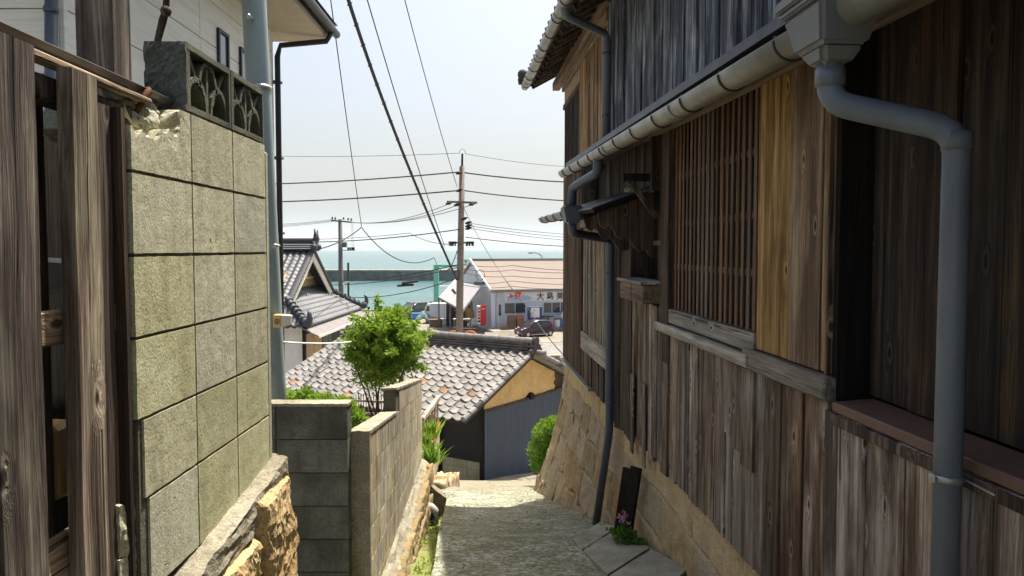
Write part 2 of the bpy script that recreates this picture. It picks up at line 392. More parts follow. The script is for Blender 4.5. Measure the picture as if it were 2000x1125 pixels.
MT['pipe_dark'] = paint('dark_blue_pvc', (0.085, 0.108, 0.14), 0.4, 0.0, 0.3)
MT['gutter'] = paint('grey_gutter', (0.24, 0.24, 0.205), 0.34, 0.1, 0.7, (0.12, 0.11, 0.085), streak=True, spec=0.6)
MT['gutter_light'] = paint('light_gutter', (0.22, 0.22, 0.215), 0.34, 0.1, 0.4, spec=0.6)
MT['clip'] = paint('gutter_clip', (0.08, 0.075, 0.06), 0.5, 0.5, 0.3)
MT['flash'] = paint('blue_black_flashing', (0.05, 0.06, 0.075), 0.45, 0.2, 0.3, spec=0.5)
MT['sill_brown'] = paint('brown_metal_sill', (0.15, 0.088, 0.066), 0.5, 0.1, 0.5, (0.085, 0.06, 0.05))
MT['dark_void'] = paint('dark_interior', (0.008, 0.007, 0.006), 0.9, 0, 0.2)  # near-black colour put in for the darkness of unlit interiors
def siding():
    m = NT('cream_siding'); co = m.co((1.2, 1.2, 22.0))
    n1 = m.noise(co, 1.0, 4.0, 0.6, 0.6)
    m.p(Base_Color=m.vary(m.ramp(n1, [(0.3, (0.64, 0.65, 0.57)), (0.55, (0.77, 0.78, 0.70)), (0.8, (0.80, 0.81, 0.74))]), 0.97, 1.03), Roughness=0.7)
    m.bump(n1, 0.35, 0.01); return m.m
MT['siding'] = siding()
MT['soffit'] = paint('beige_soffit', (0.45, 0.40, 0.32), 0.7, 0, 0.2)
MT['black_trim'] = paint('black_trim', (0.02, 0.021, 0.024), 0.45, 0, 0.2)
MT['steel_pole'] = paint('grey_green_pole', (0.27, 0.34, 0.335), 0.4, 0.15, 0.35, (0.19, 0.23, 0.22), streak=True)
MT['bolt'] = paint('galvanised_bolt', (0.45, 0.45, 0.43), 0.35, 0.6, 0.3)
MT['rust'] = masonry('rusty_iron', (0.16, 0.06, 0.025), (0.09, 0.035, 0.018), grain=120.0, bump=0.9)
MT['plaster'] = paint('white_plaster', (0.72, 0.73, 0.70), 0.85, 0, 0.2)
MT['bargeboard'] = paint('cream_bargeboard', (0.70, 0.66, 0.54), 0.6, 0, 0.25)
MT['tan_panel'] = paint('tan_panel', (0.40, 0.27, 0.13), 0.6, 0, 0.35, streak=True)
MT['fascia'] = paint('mauve_grey_fascia', (0.17, 0.15, 0.145), 0.6, 0.0, 0.25)
MT['pole_conc'] = masonry('utility_pole_concrete', (0.27, 0.225, 0.18), (0.22, 0.185, 0.15), grain=20.0, vary=(0.95, 1.05), bump=0.2)
MT['pole_grey'] = masonry('grey_pole_concrete', (0.17, 0.175, 0.17), (0.14, 0.145, 0.14), grain=20.0, bump=0.2)
MT['cable'] = paint('black_cable', (0.012, 0.013, 0.015), 0.6, 0, 0.0)
MT['cable_thin'] = paint('grey_cable', (0.05, 0.055, 0.06), 0.6, 0, 0.0)
MT['white'] = paint('white_paint', (0.78, 0.78, 0.76), 0.5, 0, 0.15)
MT['wall_blue'] = paint('pale_blue_wall', (0.60, 0.645, 0.70), 0.7, 0, 0.25, (0.5, 0.53, 0.57), streak=True, scale=2.0)
MT['roof_pink'] = paint('beige_pink_roof', (0.25, 0.205, 0.172), 0.75, 0, 0.4, (0.25, 0.19, 0.16), streak=False, scale=0.6)
MT['roof_grey'] = paint('pale_grey_roof', (0.32, 0.31, 0.32), 0.7, 0, 0.35)
MT['glass'] = glass('dark_glass')
MT['glass_sky'] = glass('window_glass', (0.10, 0.13, 0.15), 0.04)
MT['alu'] = paint('window_frame', (0.62, 0.63, 0.63), 0.4, 0.2, 0.1)
MT['red'] = paint('red_machine', (0.62, 0.012, 0.016), 0.35, 0, 0.15)
MT['navy'] = paint('navy_machine', (0.02, 0.045, 0.13), 0.4, 0, 0.15)
MT['blue'] = paint('blue_plastic', (0.05, 0.24, 0.58), 0.45, 0, 0.2)
MT['plum'] = paint('plum_car_paint', (0.035, 0.006, 0.018), 0.2, 0.1, 0.0, spec=0.7)
MT['dark_car'] = paint('dark_car_paint', (0.012, 0.014, 0.02), 0.16, 0.2, 0.0, spec=0.7)
MT['tyre'] = paint('black_rubber', (0.015, 0.015, 0.016), 0.85, 0, 0.1)
MT['rim'] = paint('silver_rim', (0.55, 0.55, 0.57), 0.35, 0.5, 0.1)
MT['lamp'] = paint('clear_lamp', (0.75, 0.76, 0.78), 0.15, 0.2, 0.0)
MT['styro'] = paint('white_foam_box', (0.80, 0.81, 0.82), 0.7, 0, 0.15)
MT['crate'] = paint('brown_crate', (0.20, 0.13, 0.08), 0.8, 0, 0.5)
MT['crate_red'] = paint('reddish_crate', (0.30, 0.16, 0.09), 0.8, 0, 0.5)
MT['green_net'] = paint('grey_green_net', (0.16, 0.24, 0.24), 0.9, 0, 0.5, bump=0.6)
MT['green_steel'] = paint('sea_green_steel', (0.16, 0.50, 0.37), 0.5, 0.0, 0.25)
MT['orange'] = paint('faded_orange', (0.68, 0.17, 0.05), 0.6, 0, 0.3)
MT['tan_sack'] = paint('ochre_sheet', (0.52, 0.33, 0.10), 0.85, 0, 0.4)
MT['terracotta'] = masonry('terracotta_brick', (0.40, 0.15, 0.075), (0.30, 0.11, 0.06), grain=60.0, vary=(0.8, 1.2))
MT['sea_wall'] = masonry('breakwater_concrete', (0.21, 0.21, 0.20), (0.165, 0.168, 0.162), grain=4.0, scale=0.1, streak=0.5, streak_col=(0.10, 0.105, 0.10), bump=0.1)
MT['sea_wall_top'] = masonry('breakwater_lit_top', (0.40, 0.36, 0.30), (0.34, 0.305, 0.25), grain=4.0, scale=0.1, bump=0.1)
MT['leaf_tree'] = leaf('bright_shrub_leaf', (0.055, 0.125, 0.012), (0.15, 0.28, 0.022), (0.34, 0.44, 0.05))
MT['leaf_lime'] = leaf('lime_leaf', (0.10, 0.20, 0.02), (0.19, 0.33, 0.035), (0.30, 0.42, 0.06))
MT['leaf_bush'] = leaf('clipped_bush_leaf', (0.045, 0.12, 0.012), (0.10, 0.24, 0.02), (0.20, 0.36, 0.035))
MT['leaf_dark'] = leaf('ground_plant_leaf', (0.025, 0.085, 0.015), (0.05, 0.16, 0.025), (0.10, 0.26, 0.04))
MT['pink'] = paint('pink_petal', (0.62, 0.28, 0.46), 0.6, 0, 0.1)
MT['bark'] = wood('shrub_bark', (0.03, 0.022, 0.014), (0.09, 0.065, 0.04), (0.17, 0.13, 0.085), knots=False)
MT['yellow_tag'] = paint('ochre_tag', (0.62, 0.44, 0.16), 0.5, 0, 0.1)
MT['hill'] = paint('far_forest', (0.05, 0.075, 0.05), 0.95, 0, 0.3, scale=0.002)
# ================================================================ the setting
def interp(x, pts):
    if x <= pts[0][0]: return pts[0][1]
    for (a, b), (c, d) in zip(pts, pts[1:]):
        if x <= c: return b + (d - b) * (x - a) / (c - a)
    return pts[-1][1]
ROAD = [(-4, -1.45), (0, -1.55), (2, -1.67), (4, -1.90), (5.9, -2.27), (7.44, -2.68), (9.6, -3.2), (11.3, -3.56), (14, -4.36), (15.6, -4.76), (16.6, -5.1), (18, -5.6), (20, -5.95), (26, -7.2), (30, -7.6), (60, -7.6)]
LEFT = [(-4, -1.4), (4, -1.75), (11, -2.65), (12.0, -3.0), (15, -4.9), (18, -6.2), (26, -7.3), (30, -7.62), (60, -7.62)]
EDGE = [(-4, -0.4), (4.8, -0.50), (7, -0.66), (9.6, -0.83), (10.4, -0.92), (11.0, -1.35), (12.0, -1.9), (17, -2.6)]
def road_z(y): return interp(y, ROAD)
def fbm(x, y, z=0.0): return noise.fractal(Vector((x, y, z)), 1.0, 2.0, 4)

def road_fn(ya, yb, lift=0.0):
    def fn(a, b):
        y = ya + (yb - ya) * b
        xl = interp(y, EDGE)
        xr = 1.42 - 0.06 * y if y < 11.2 else 0.75 + (y - 11.2) * 0.8
        x = xl + (xr - xl) * a
        z = road_z(y) + 0.02 * (abs(2 * a - 1) ** 2) + 0.016 * fbm(x * 1.3, y * 1.3) + 0.006 * fbm(x * 7, y * 7) + lift
        if y > 11.5: z += 0.03 * fbm(x * 0.7, y * 0.7)
        return (x, y, z)
    return fn
MB().slab(road_fn(-3.0, 10.9), 40, 240, (0, 0, -0.25)).build('road', MT['road'], smooth=False, kind='structure')
MB().slab(road_fn(10.905, 17.0), 30, 60, (0, 0, -0.25)).build('lit_lane_end', MT['apron'], smooth=False, kind='structure')  # same road, coloured darker here to hold down its sunlight
# mossy drain beside the road
def chan_fn(a, b):
    y = -1.0 + 12.0 * b
    xr = interp(y, EDGE) + 0.02; xl = min(xr - 0.25, -0.86 - 0.062 * (y - 4.6))
    x = xl + (xr - xl) * a
    return (x, y, road_z(y) - 0.20 - 0.05 * math.sin(a * math.pi) + 0.03 * fbm(x * 3, y * 3))
MB().grid(chan_fn, 6, 60).build('drain_channel', MT['moss'], smooth=True, kind='structure')

def ground_fn(a, b):
    x = -70 + 150 * a
    y = -8 + 66 * b
    r = road_z(y) - 0.45 if y < 15 else road_z(y) - max(0.02, 0.45 - 0.3 * (y - 15))
    if x < -1.75: z = interp(y, LEFT) - 0.02
    elif x < -1.2: z = min(r, interp(y, LEFT) - 0.3)
    else: z = r
    return (x, y, z)
gm = MB()
xs = [-70, -40, -25, -14, -9, -6, -4, -3, -2.4, -1.85, -1.4, -1.0, -0.4, 0.2, 1, 2, 3, 5, 8, 14, 25, 45, 80]
ys = [-8, -4, -2, 0, 1, 2, 3, 4, 5, 6, 7, 8, 9, 10, 11, 11.5, 12, 12.6, 13.3, 14, 15, 16, 17, 18, 19, 20, 22, 24, 26, 28, 30, 34, 40, 46.0]
gm.add([ground_fn((x + 70) / 150, (y + 8) / 66) for y in ys for x in xs], [(j * len(xs) + i, j * len(xs) + i + 1, (j + 1) * len(xs) + i + 1, (j + 1) * len(xs) + i) for j in range(len(ys) - 1) for i in range(len(xs) - 1)])
gm.build('ground', MT['ground'], kind='structure')
# harbour flat: street, then the quay apron
MB().box(-90, 90, 46, 62.5, -9.0, -7.62).build('harbour_street', MT['asphalt'], kind='structure')
MB().box(-90, 90, 62.5, 95, -12.0, -7.60).build('quay', MT['harbour'], kind='structure')
MB().box(-90, 90, 50.0, 50.15, -7.618, -7.612).build('road_line', MT['white'], kind='structure')
MB().box(-90, 90, 94.4, 94.95, -7.599, -7.42).build('quay_kerb', MT['sea_wall_top'], kind='structure')

# sea
def sea_mat():
    m = NT('sea_water')
    co = m.co((1, 1, 1), spread=False)
    far = m.n('MapRange', {0: m.n('SeparateXYZ', {0: co}, out=1), 1: 60.0, 2: 900.0})
    w1 = m.noise(m.n('VectorMath', {0: co, 1: (0.10, 0.55, 1)}, operation='MULTIPLY'), 1.0, 5.0, 0.6)
    w2 = m.noise(m.n('VectorMath', {0: co, 1: (0.9, 2.2, 1)}, operation='MULTIPLY'), 1.0, 3.0, 0.6)
    big = m.noise(m.n('VectorMath', {0: co, 1: (0.012, 0.05, 1)}, operation='MULTIPLY'), 1.0, 3.0, 0.5)
    col = m.mix(m.ramp(big, [(0.35, 0.0), (0.65, 1.0)]), (0.035, 0.105, 0.105), (0.055, 0.14, 0.135))
    m.p(Base_Color=col, Roughness=0.2, IOR=1.33)
    m.bump(m.math('ADD', m.math('MULTIPLY', w1, 1.0), m.math('MULTIPLY', w2, 0.25)), 0.55, 0.35)
    return m.m
MB().add([(-14000, 90, -9.6), (14000, 90, -9.6), (14000, 26000, -9.6), (-14000, 26000, -9.6)], [(0, 1, 2, 3)]).build('sea', sea_mat(), kind='structure', org=(0, 90, -9.6))
# far island
def isle_fn(a, b):
    x = -6500 + 8500 * a
    prof = 300 * math.exp(-((x + 1750) / 900.0) ** 2) + 150 * math.exp(-((x + 3600) / 1300.0) ** 2) + 90 * math.exp(-((x + 300) / 900.0) ** 2)
    prof *= 1 + 0.14 * fbm(x * 0.0016, 3.1)
    edge = min(1.0, a * 8, (1 - a) * 8)
    return (x, 14000 + 2600 * b + 250 * fbm(x * 0.001, 7.7), -10 + prof * edge * math.sin(math.pi * min(1, b * 1.0)) * (1 + 0.2 * fbm(x * 0.002, b * 4)))
MB().grid(isle_fn, 90, 10).build('hills', MT['hill'], smooth=True, kind='structure')
# breakwater
bw = thing('breakwater', 'long grey concrete breakwater wall across the harbour mouth', 'breakwater', (-30, 238, -10.5))
for k in range(14):
    x0 = -190 + k * 26
    MB().box(x0, x0 + 25.85, 236, 240, -10.5, -6.75).build('wall_section', MT['sea_wall'], bw)
    MB().box(x0, x0 + 25.85, 235.6, 240.4, -6.748, -6.3).build('coping', MT['sea_wall_top'], bw)  # sunlit wall top put in as a lighter band reaching down the face

# ================================================================ helpers for masonry
def rock(name, mat, parent, c, size, seed, rnd_=0.35, amp=0.12, n=7, smooth=True):
    me = bpy.data.meshes.new(name); bm = bmesh.new()
    bmesh.ops.create_cube(bm, size=2.0)
    bmesh.ops.subdivide_edges(bm, edges=list(bm.edges), cuts=n, use_grid_fill=True)
    sx, sy, sz = size
    for v in bm.verts:
        p = v.co; q = p.normalized() * 1.25
        p = p.lerp(q, rnd_)
        d = noise.fractal(p * 1.3 + Vector((seed * 7.1, seed * 3.3, seed)), 1.0, 2.0, 5)
        p = p * (1 + amp * d)
        v.co = Vector((p.x * sx / 2, p.y * sy / 2, p.z * sz / 2))
    bm.to_mesh(me); bm.free()
    me.materials.append(mat)
    if smooth: me.polygons.foreach_set('use_smooth', [True] * len(me.polygons))
    return inst(me, name, parent, Matrix.Translation(Vector(c)))

# ================================================================ left: pale block wall with openwork blocks
LX = -0.905
lw = thing('block_wall', 'pale sunlit concrete block wall topped by two dark openwork blocks, broken corner', 'wall', (-0.96, 2.35, -1.0))
ycut = [1.835, 2.185, 2.508, 2.835]
zc = [0.385, 0.187, -0.014, -0.215, -0.416, -0.617, -0.86]
J = 0.0045
def rough_block(y0, y1, z0, z1, mat, name, cut=None):
    nu, nv = 12, 8
    sd = ru(0, 50)
    def fn(a, b):
        y = y0 + J + (y1 - y0 - 2 * J) * a; z = z0 + J + (z1 - z0 - 2 * J) * b
        ed = min(a * (y1 - y0), (1 - a) * (y1 - y0), b * (z1 - z0), (1 - b) * (z1 - z0))
        x = LX + 0.0009 * fbm(y * 25, z * 25, sd)
        if cut:
            x -= cut(y, z)
            z -= 0.5 * cut(y, z)
        return (x, y + 0.0012 * fbm(y * 30, z * 30, sd + 9), z + 0.0012 * fbm(y * 30, z * 30, sd + 5))
    return MB().slab(fn, nu * (3 if cut else 1), nv * (3 if cut else 1), (-0.118, 0, 0)).build(name, mat, lw)
def corner_break(y, z):
    d = math.hypot((y - 1.93) / 0.19, (z - 0.40) / 0.115)
    d += 0.30 * fbm(y * 14, z * 14, 4.0)
    return max(0.0, min(0.105, (1.0 - d) * 0.34))
for k in range(6):
    for i in range(3):
        y0, y1 = ycut[i], ycut[i + 1]
        if k >= 4 and i == 0: y0 += 0.03 + 0.02 * k - 0.08
        rough_block(y0, y1, zc[k + 1], zc[k], MT['block'], 'block', corner_break if (k == 0 and i == 0) else None)
MB().box(LX - 0.112, LX - 0.006, 1.85, 2.84, -0.85, 0.25).build('mortar_core', MT['mortar'], lw)
MB().box(LX - 0.118, LX - 0.001, 2.836, 2.872, -0.80, 0.36, 0.002).build('end_render', MT['block'], lw, bevel=0.006)
# chunks in the broken corner
for i, (y, z, r) in enumerate([(1.93, 0.345, 0.05), (1.99, 0.33, 0.045), (2.035, 0.352, 0.04), (1.965, 0.375, 0.03), (1.90, 0.385, 0.028), (2.06, 0.378, 0.026), (1.945, 0.31, 0.03)]):
    rock('rubble', MT['block'], lw, (LX - 0.072 + 0.006 * (i % 3), y, z - 0.01), (r * 1.3, r * 1.5, r * 1.1), i + 2, 0.5, 0.5, 5)
hk = MB(); hk.tube([(LX - 0.06, 1.965, 0.33), (LX - 0.035, 1.97, 0.372), (LX - 0.03, 1.985, 0.40), (LX - 0.035, 2.01, 0.412), (LX - 0.05, 2.04, 0.405), (LX - 0.06, 2.06, 0.39)], [0.008, 0.008, 0.009, 0.008, 0.008, 0.006], 8)
hk.build('rebar', MT['rust'], lw, smooth=True, label='rusty bent reinforcing bar end')
# lower broken bits at the near end
for i, (y, z, a, b) in enumerate([(1.805, -0.67, 0.06, 0.12), (1.80, -0.79, 0.06, 0.11), (1.81, -0.90, 0.07, 0.10)]):
    rock('broken_block', MT['block'], lw, (LX - 0.066, y + 0.012, z), (0.10, a * 1.4, b * 1.1), i + 60, 0.08, 0.16, 10, False)
# openwork blocks
def openwork(y0, y1):
    z0, z1 = 0.388, 0.578; x1 = LX - 0.002; x0 = x1 - 0.115; t = 0.017
    g = MB()
    g.box(x0, x1, y0 + 0.002, y1 - 0.002, z0, z0 + t, 0.001); g.box(x0, x1, y0 + 0.002, y1 - 0.002, z1 - t, z1, 0.001)
    g.box(x0, x1, y0 + 0.002, y0 + 0.024, z0, z1, 0.001); g.box(x0, x1, y1 - 0.016, y1 - 0.002, z0, z1, 0.001)
    L = y1 - y0
    def arc(cy, cz, r, a0, a1, th=0.015, sy=1.0):
        n = 10
        poly = []
        for k in range(n + 1):
            a = RAD(a0 + (a1 - a0) * k / n); poly.append((cy + r * math.cos(a) * sy, cz + r * math.sin(a)))
        for (p, q) in zip(poly, poly[1:]):
            g.bar((x0 + 0.055, p[0], p[1]), (x0 + 0.055, q[0], q[1]), th, 0.105, (1, 0, 0)) if False else None
            d = Vector((0, q[0] - p[0], q[1] - p[1])).normalized(); nrm = Vector((0, -d.z, d.y)) * th / 2
            a_ = Vector((x0 + 0.004, p[0], p[1])); b_ = Vector((x0 + 0.004, q[0], q[1])); ex = Vector((0.104, 0, 0))
            g.hexa([a_ - nrm, b_ - nrm, b_ - nrm + ex, a_ - nrm + ex], [a_ + nrm, b_ + nrm, b_ + nrm + ex, a_ + nrm + ex])
    zb = z0 + t
    H = z1 - z0 - 2 * t
    arc(y0 + L * 0.26, zb, H * 0.56, 0, 180, sy=L * 0.21 / (H * 0.56))         # low arches
    arc(y0 + L * 0.76, zb, H * 0.56, 0, 180, sy=L * 0.19 / (H * 0.56))
    arc(y0 + L * 0.51, zb + H * 0.46, H * 0.50, 0, 180, sy=L * 0.19 / (H * 0.50))  # high arch
    for p, q in (((0.10, 1.0), (0.33, 0.42)), ((0.93, 1.0), (0.69, 0.42)), ((0.32, 0.46), (0.49, 0.0)), ((0.70, 0.46), (0.55, 0.0)), ((0.51, 0.0), (0.51, 0.96))):
        a = Vector((x0 + 0.004, y0 + L * p[0], zb + H * p[1])); b = Vector((x0 + 0.004, y0 + L * q[0], zb + H * q[1]))
        d = (b - a).normalized(); nrm = Vector((0, -d.z, d.y)) * 0.007; ex = Vector((0.10, 0, 0))
        g.hexa([a - nrm, b - nrm, b - nrm + ex, a - nrm + ex], [a + nrm, b + nrm, b + nrm + ex, a + nrm + ex])
    return g.build('openwork_block', MT['openwork'], lw)
openwork(2.17, 2.505); openwork(2.508, 2.835)
def endface(a, b):
    x = LX - 0.118 + 0.116 * a; z = 0.388 + 0.190 * b
    return (x, 2.168 + 0.012 * min(0, fbm(x * 22, z * 22, 2.0)) + 0.004 * fbm(x * 90, z * 90), z)
MB().slab(endface, 16, 22, (0, 0.012, 0)).build('rough_end', MT['openwork'], lw)
# footing ledge and the granite beneath
def foot_fn(a, b):
    y = 1.60 + 1.29 * b
    zt = -0.895 + (y - 1.85) * 0.118 + 0.006 * fbm(y * 9, a * 4)
    if a < 0.5: t = a / 0.5; return (LX - 0.02 + 0.072 * t, y, zt - 0.018 * t + 0.006 * fbm(y * 14, t * 6, 1))
    t = (a - 0.5) / 0.5
    return (LX + 0.052 + 0.012 * fbm(y * 10, t * 5, 3) * 0.8, y, zt - 0.018 - 0.10 * t)
MB().slab(foot_fn, 12, 50, (-0.06, 0, -0.02)).build('footing', MT['footing'], lw)
sw = thing('stone_retaining_wall', 'rough golden granite boulders under the pale block wall footing', 'retaining wall', (-0.95, 2.3, -1.6))
def granite_face(y0, y1, z0, z1, sd, x=-0.822):
    def fn(a, b):
        z = z0 + (z1 - z0) * b
        w = 0.05 * fbm(z * 3.1, 7.0) + 0.02 * fbm(z * 11, 3.0)
        y = y0 + (y1 - y0) * a + w * (1 if 0 < y0 - 1.5 or a > 0 else 0)
        e = min(a * (y1 - y0), (1 - a) * (y1 - y0), b * (z1 - z0), (1 - b) * (z1 - z0))
        r = 0.020 * fbm(y * 4, z * 4, sd) + 0.008 * fbm(y * 17, z * 17, sd) + 0.006 * fbm(y * 48, z * 48, sd) - 0.035 * max(0.0, 1 - e / 0.025) ** 2
        return (x + r + 0.02 * (z1 - z), y, z)
    MB().slab(fn, 46, 64, (-0.14, 0, 0)).build('stone', MT['granite'], sw, smooth=False)
granite_face(2.52, 2.875, -1.95, -0.845, 1.0); granite_face(2.20, 2.515, -1.95, -0.955, 2.0, -0.83); granite_face(1.86, 2.195, -1.95, -0.99, 3.0, -0.835); granite_face(1.5, 1.855, -1.95, -1.03, 4.0, -0.83)
MB().box(-1.1, -0.92, 1.5, 2.84, -1.9, -0.98).build('core', MT['mortar'], sw)

# ================================================================ left: old plank fence
fx = -0.905
fe = thing('plank_fence', 'old grey brown plank fence with gaps and split rails beside the block wall', 'fence', (-0.97, 1.3, -1.5))
def fboard(name, y0, y1, x0, x1, z0, z1, mat='wood_fence', bev=0.006):
    n = 26
    sd = ru(0, 99)
    g = MB()
    def ring(z):
        w = 0.0035 * fbm(z * 2.2, sd); w2 = 0.003 * fbm(z * 2.7, sd + 4)
        c = bev
        y0_, y1_, x0_, x1_ = y0 + w, y1 + w2, x0, x1 + 0.002 * fbm(z * 3, sd + 8)
        return [(x0_, y0_, z), (x1_ - c, y0_, z), (x1_, y0_ + c, z), (x1_, y1_ - c, z), (x1_ - c, y1_, z), (x0_, y1_, z)]
    vs = []
    for k in range(n + 1): vs += ring(z0 + (z1 - z0) * k / n)
    fs = [(k * 6 + i, k * 6 + (i + 1) % 6, (k + 1) * 6 + (i + 1) % 6, (k + 1) * 6 + i) for k in range(n) for i in range(6)] + [tuple(range(5, -1, -1)), tuple(n * 6 + i for i in range(6))]
    g.add(vs, fs)
    return g.build(name, MT[mat], fe)
for (y0, y1, x0, x1, z1) in [(0.30, 0.46, -0.93, fx, 0.40), (0.50, 0.66, -0.928, fx, 0.40), (0.72, 0.86, -0.93, fx + 0.004, 0.40), (0.92, 1.07, -0.928, fx, 0.395), (1.13, 1.27, -0.93, fx - 0.005, 0.392), (1.335, 1.480, -0.927, fx, 0.385), (1.585, 1.695, -0.93, fx + 0.004, 0.372)]:
    fboard('board', y0, y1, x0, x1, -1.55, z1)
for (y0, y1, x0, x1) in [(0.4, 0.55, -1.06, -1.03), (0.7, 0.8, -1.06, -1.03), (1.02, 1.16, -1.06, -1.03), (1.24, 1.37, -1.06, -1.03), (1.735, 1.80, -0.985, -0.930), (1.803, 1.832, -0.985, -0.912), (1.62, 1.72, -1.06, -1.035)]:
    fboard('back_board', y0, y1, x0, x1, -1.55, 0.33, 'wood_dark')  # the farther ones are added dark to keep the gaps dark
MB().box(-1.25, -1.22, 0.2, 2.2, -1.55, 0.30).build('gap_shade_sheet', MT['wood_black'], fe)  # added sheet, its black stands for the shade behind the gaps
MB().box(-0.966, -0.931, 0.2, 1.81, -0.195, -0.125, 0.006).build('rail', MT['wood_fence_y'], fe, bevel=0.006)
MB().box(-0.966, -0.931, 0.2, 1.78, -0.70, -0.61, 0.008).build('rail', MT['wood_fence_y'], fe, bevel=0.006)
MB().box(-1.0, -0.945, 0.2, 1.93, 0.30, 0.352, 0.004).build('top_rail', MT['wood_dark'], fe, bevel=0.005)
MB().hexa([(-0.965, 1.35, 0.375), (-0.925, 1.35, 0.375), (-0.925, 2.0, 0.372), (-0.96, 2.0, 0.372)], [(-0.965, 1.35, 0.392), (-0.925, 1.35, 0.392), (-0.925, 2.0, 0.386), (-0.96, 2.0, 0.386)]).build('batten', MT['wood_fence_y'], fe, bevel=0.004)
def cap_fn(a, b):
    y = 0.3 + 1.86 * b; x = -0.935 - 0.17 * a
    return (x, y, 0.405 + 0.07 * a + 0.010 * math.cos(a * 2 * math.pi * 5) - 0.006 * (y - 1.3))
MB().slab(cap_fn, 50, 20, (0, 0, 0.0025)).build('corrugated_cap', paint('dull_corrugated_iron', (0.11, 0.115, 0.11), 0.42, 0.5, 0.5, (0.05, 0.045, 0.04)), fe, smooth=True)
# clutter glimpsed between the fence boards
MB().box(-1.14, -1.07, 1.76, 1.86, -0.10, -0.02, 0.006).build('storage_box', MT['white'], bevel=0.012, label='small white box behind the gaps of the plank fence', cat='box')
MB().box(-1.16, -1.08, 1.80, 1.88, -0.60, -0.42, 0.006).build('yellow_case', MT['yellow_tag'], bevel=0.012, label='yellow plastic case behind the plank fence', cat='case')
g = MB(); g.bar((-1.14, 1.86, -1.4), (-1.09, 1.72, 0.15), 0.05, 0.02, (0, 1, 0)); g.build('leaning_stake', MT['wood_grey'], bevel=0.003, label='thin grey stake leaning behind the plank fence', cat='stake')
g = MB().box(-1.28, -1.17, 2.28, 2.40, -1.6, 1.3); g.build('timber_post', MT['wood_fence'], bevel=0.008, label='square brown timber post rising behind the plank fence and block wall', cat='post')
br = MB().tube([at(305, 210, 2.75), at(308, 80, 2.72), at(318, 40, 2.7), at(324, 20, 2.7), at(326, -20, 2.7), at(335, -120, 2.7)], [0.012, 0.012, 0.014, 0.012, 0.011, 0.010], 8)
br.ball(at(324, 22, 2.69), 0.02, 8)
br.build('bare_branch', MT['wood_dark'], smooth=True, label='bare dark branch standing behind the openwork blocks', cat='branch')

# ================================================================ left: white-sided house
hs = thing('sided_house', 'pale cream two storey house with horizontal siding and black gutters', 'house', (-5.5, 8, -2.5))
WX, WY0, WY1 = -3.16, 5.5, 10.3
rows = [-2.4 + 0.455 * k for k in range(13)]
for z in rows:
    for (ya, yb) in ((WY0, 7.9), (7.9, WY1)):
        MB().box(WX - 0.02, WX, ya + 0.004, yb - 0.004, z + 0.004, z + 0.451).build('siding_panel', MT['siding'], hs, bevel=0.004)
    for (xa, xb) in ((-7.0, -5.1), (-5.1, WX - 0.03)):
        MB().box(xa + 0.004, xb - 0.004, WY0 - 0.0, WY0 + 0.02, z + 0.004, z + 0.451).build('siding_panel', MT['siding'], hs, bevel=0.004)
MB().box(-7.0, WX - 0.021, WY0 + 0.021, WY1, -2.5, 3.45).build('wall_core', MT['mortar'], hs)
MB().box(WX - 0.028, WX + 0.006, WY0 - 0.006, WY0 + 0.05, -2.4, 3.45).build('corner_trim', MT['siding'], hs, bevel=0.004)
for (u, v0, v1, w) in ((433, 65, 130, 0.30), (474, 100, 160, 0.26)):
    p = hit(u, v0, Vector((WX, 0, 0)), Vector((1, 0, 0))); q = hit(u, v1, Vector((WX, 0, 0)), Vector((1, 0, 0)))
    y, z0, z1 = p.y, q.z - 0.02, p.z + 0.02
    g = MB(); wd = w / 2; t = 0.035
    g.box(WX - 0.01, WX + 0.03, y - wd, y - wd + t, z0, z1); g.box(WX - 0.01, WX + 0.03, y + wd - t, y + wd, z0, z1)
    g.box(WX - 0.01, WX + 0.03, y - wd + t, y + wd - t, z0, z0 + t); g.box(WX - 0.01, WX + 0.03, y - wd + t, y + wd - t, z1 - t, z1)
    f = g.build('window', MT['black_trim'], hs)
    MB().box(WX + 0.002, WX + 0.012, y - wd + t, y + wd - t, z0 + t, z1 - t).build('pane', MT['glass_sky'], f)
MB().box(-7.3, -2.52, 4.7, 10.75, 2.86, 2.93).build('soffit', MT['soffit'], hs)
MB().box(-7.3, -2.50, 4.68, 10.78, 2.931, 3.10).build('fascia', MT['black_trim'], hs)
MB().hexa([(-7.3, 4.6, 3.101), (-2.42, 4.6, 3.101), (-2.42, 10.85, 3.101), (-7.3, 10.85, 3.101)], [(-7.3, 4.6, 4.6), (-7.2, 4.6, 4.6), (-7.2, 10.85, 4.6), (-7.3, 10.85, 4.6)]).build('roof', MT['tile_black'], hs)
MB().tube([(-2.43, 4.6, 2.99), (-2.43, 10.8, 2.97)], 0.055, 10).build('gutter', MT['black_trim'], hs, smooth=True)
d = MB().tube([(-2.43, 10.55, 2.95), (-2.5, 10.5, 2.80), (-3.07, 10.33, 2.70), (-3.11, 10.32, 2.55), (-3.11, 10.32, -2.4)], 0.038, 10).build('downpipe', MT['black_trim'], hs, smooth=True)
for z in (2.2, 1.2, 0.2, -0.8): MB().box(-3.18, -3.06, 10.26, 10.37, z, z + 0.03).build('bracket', MT['black_trim'], d)
MB().tube([at(100, -60, 5.40), at(100, 300, 5.40), at(100, 700, 5.40)], 0.042, 12).build('downpipe', MT['pipe_dark'], hs, smooth=True)
MB().tube([at(100, 14, 5.40), at(100, 24, 5.40)], 0.05, 12).build('pipe_collar', MT['pipe_dark'], hs, smooth=True)

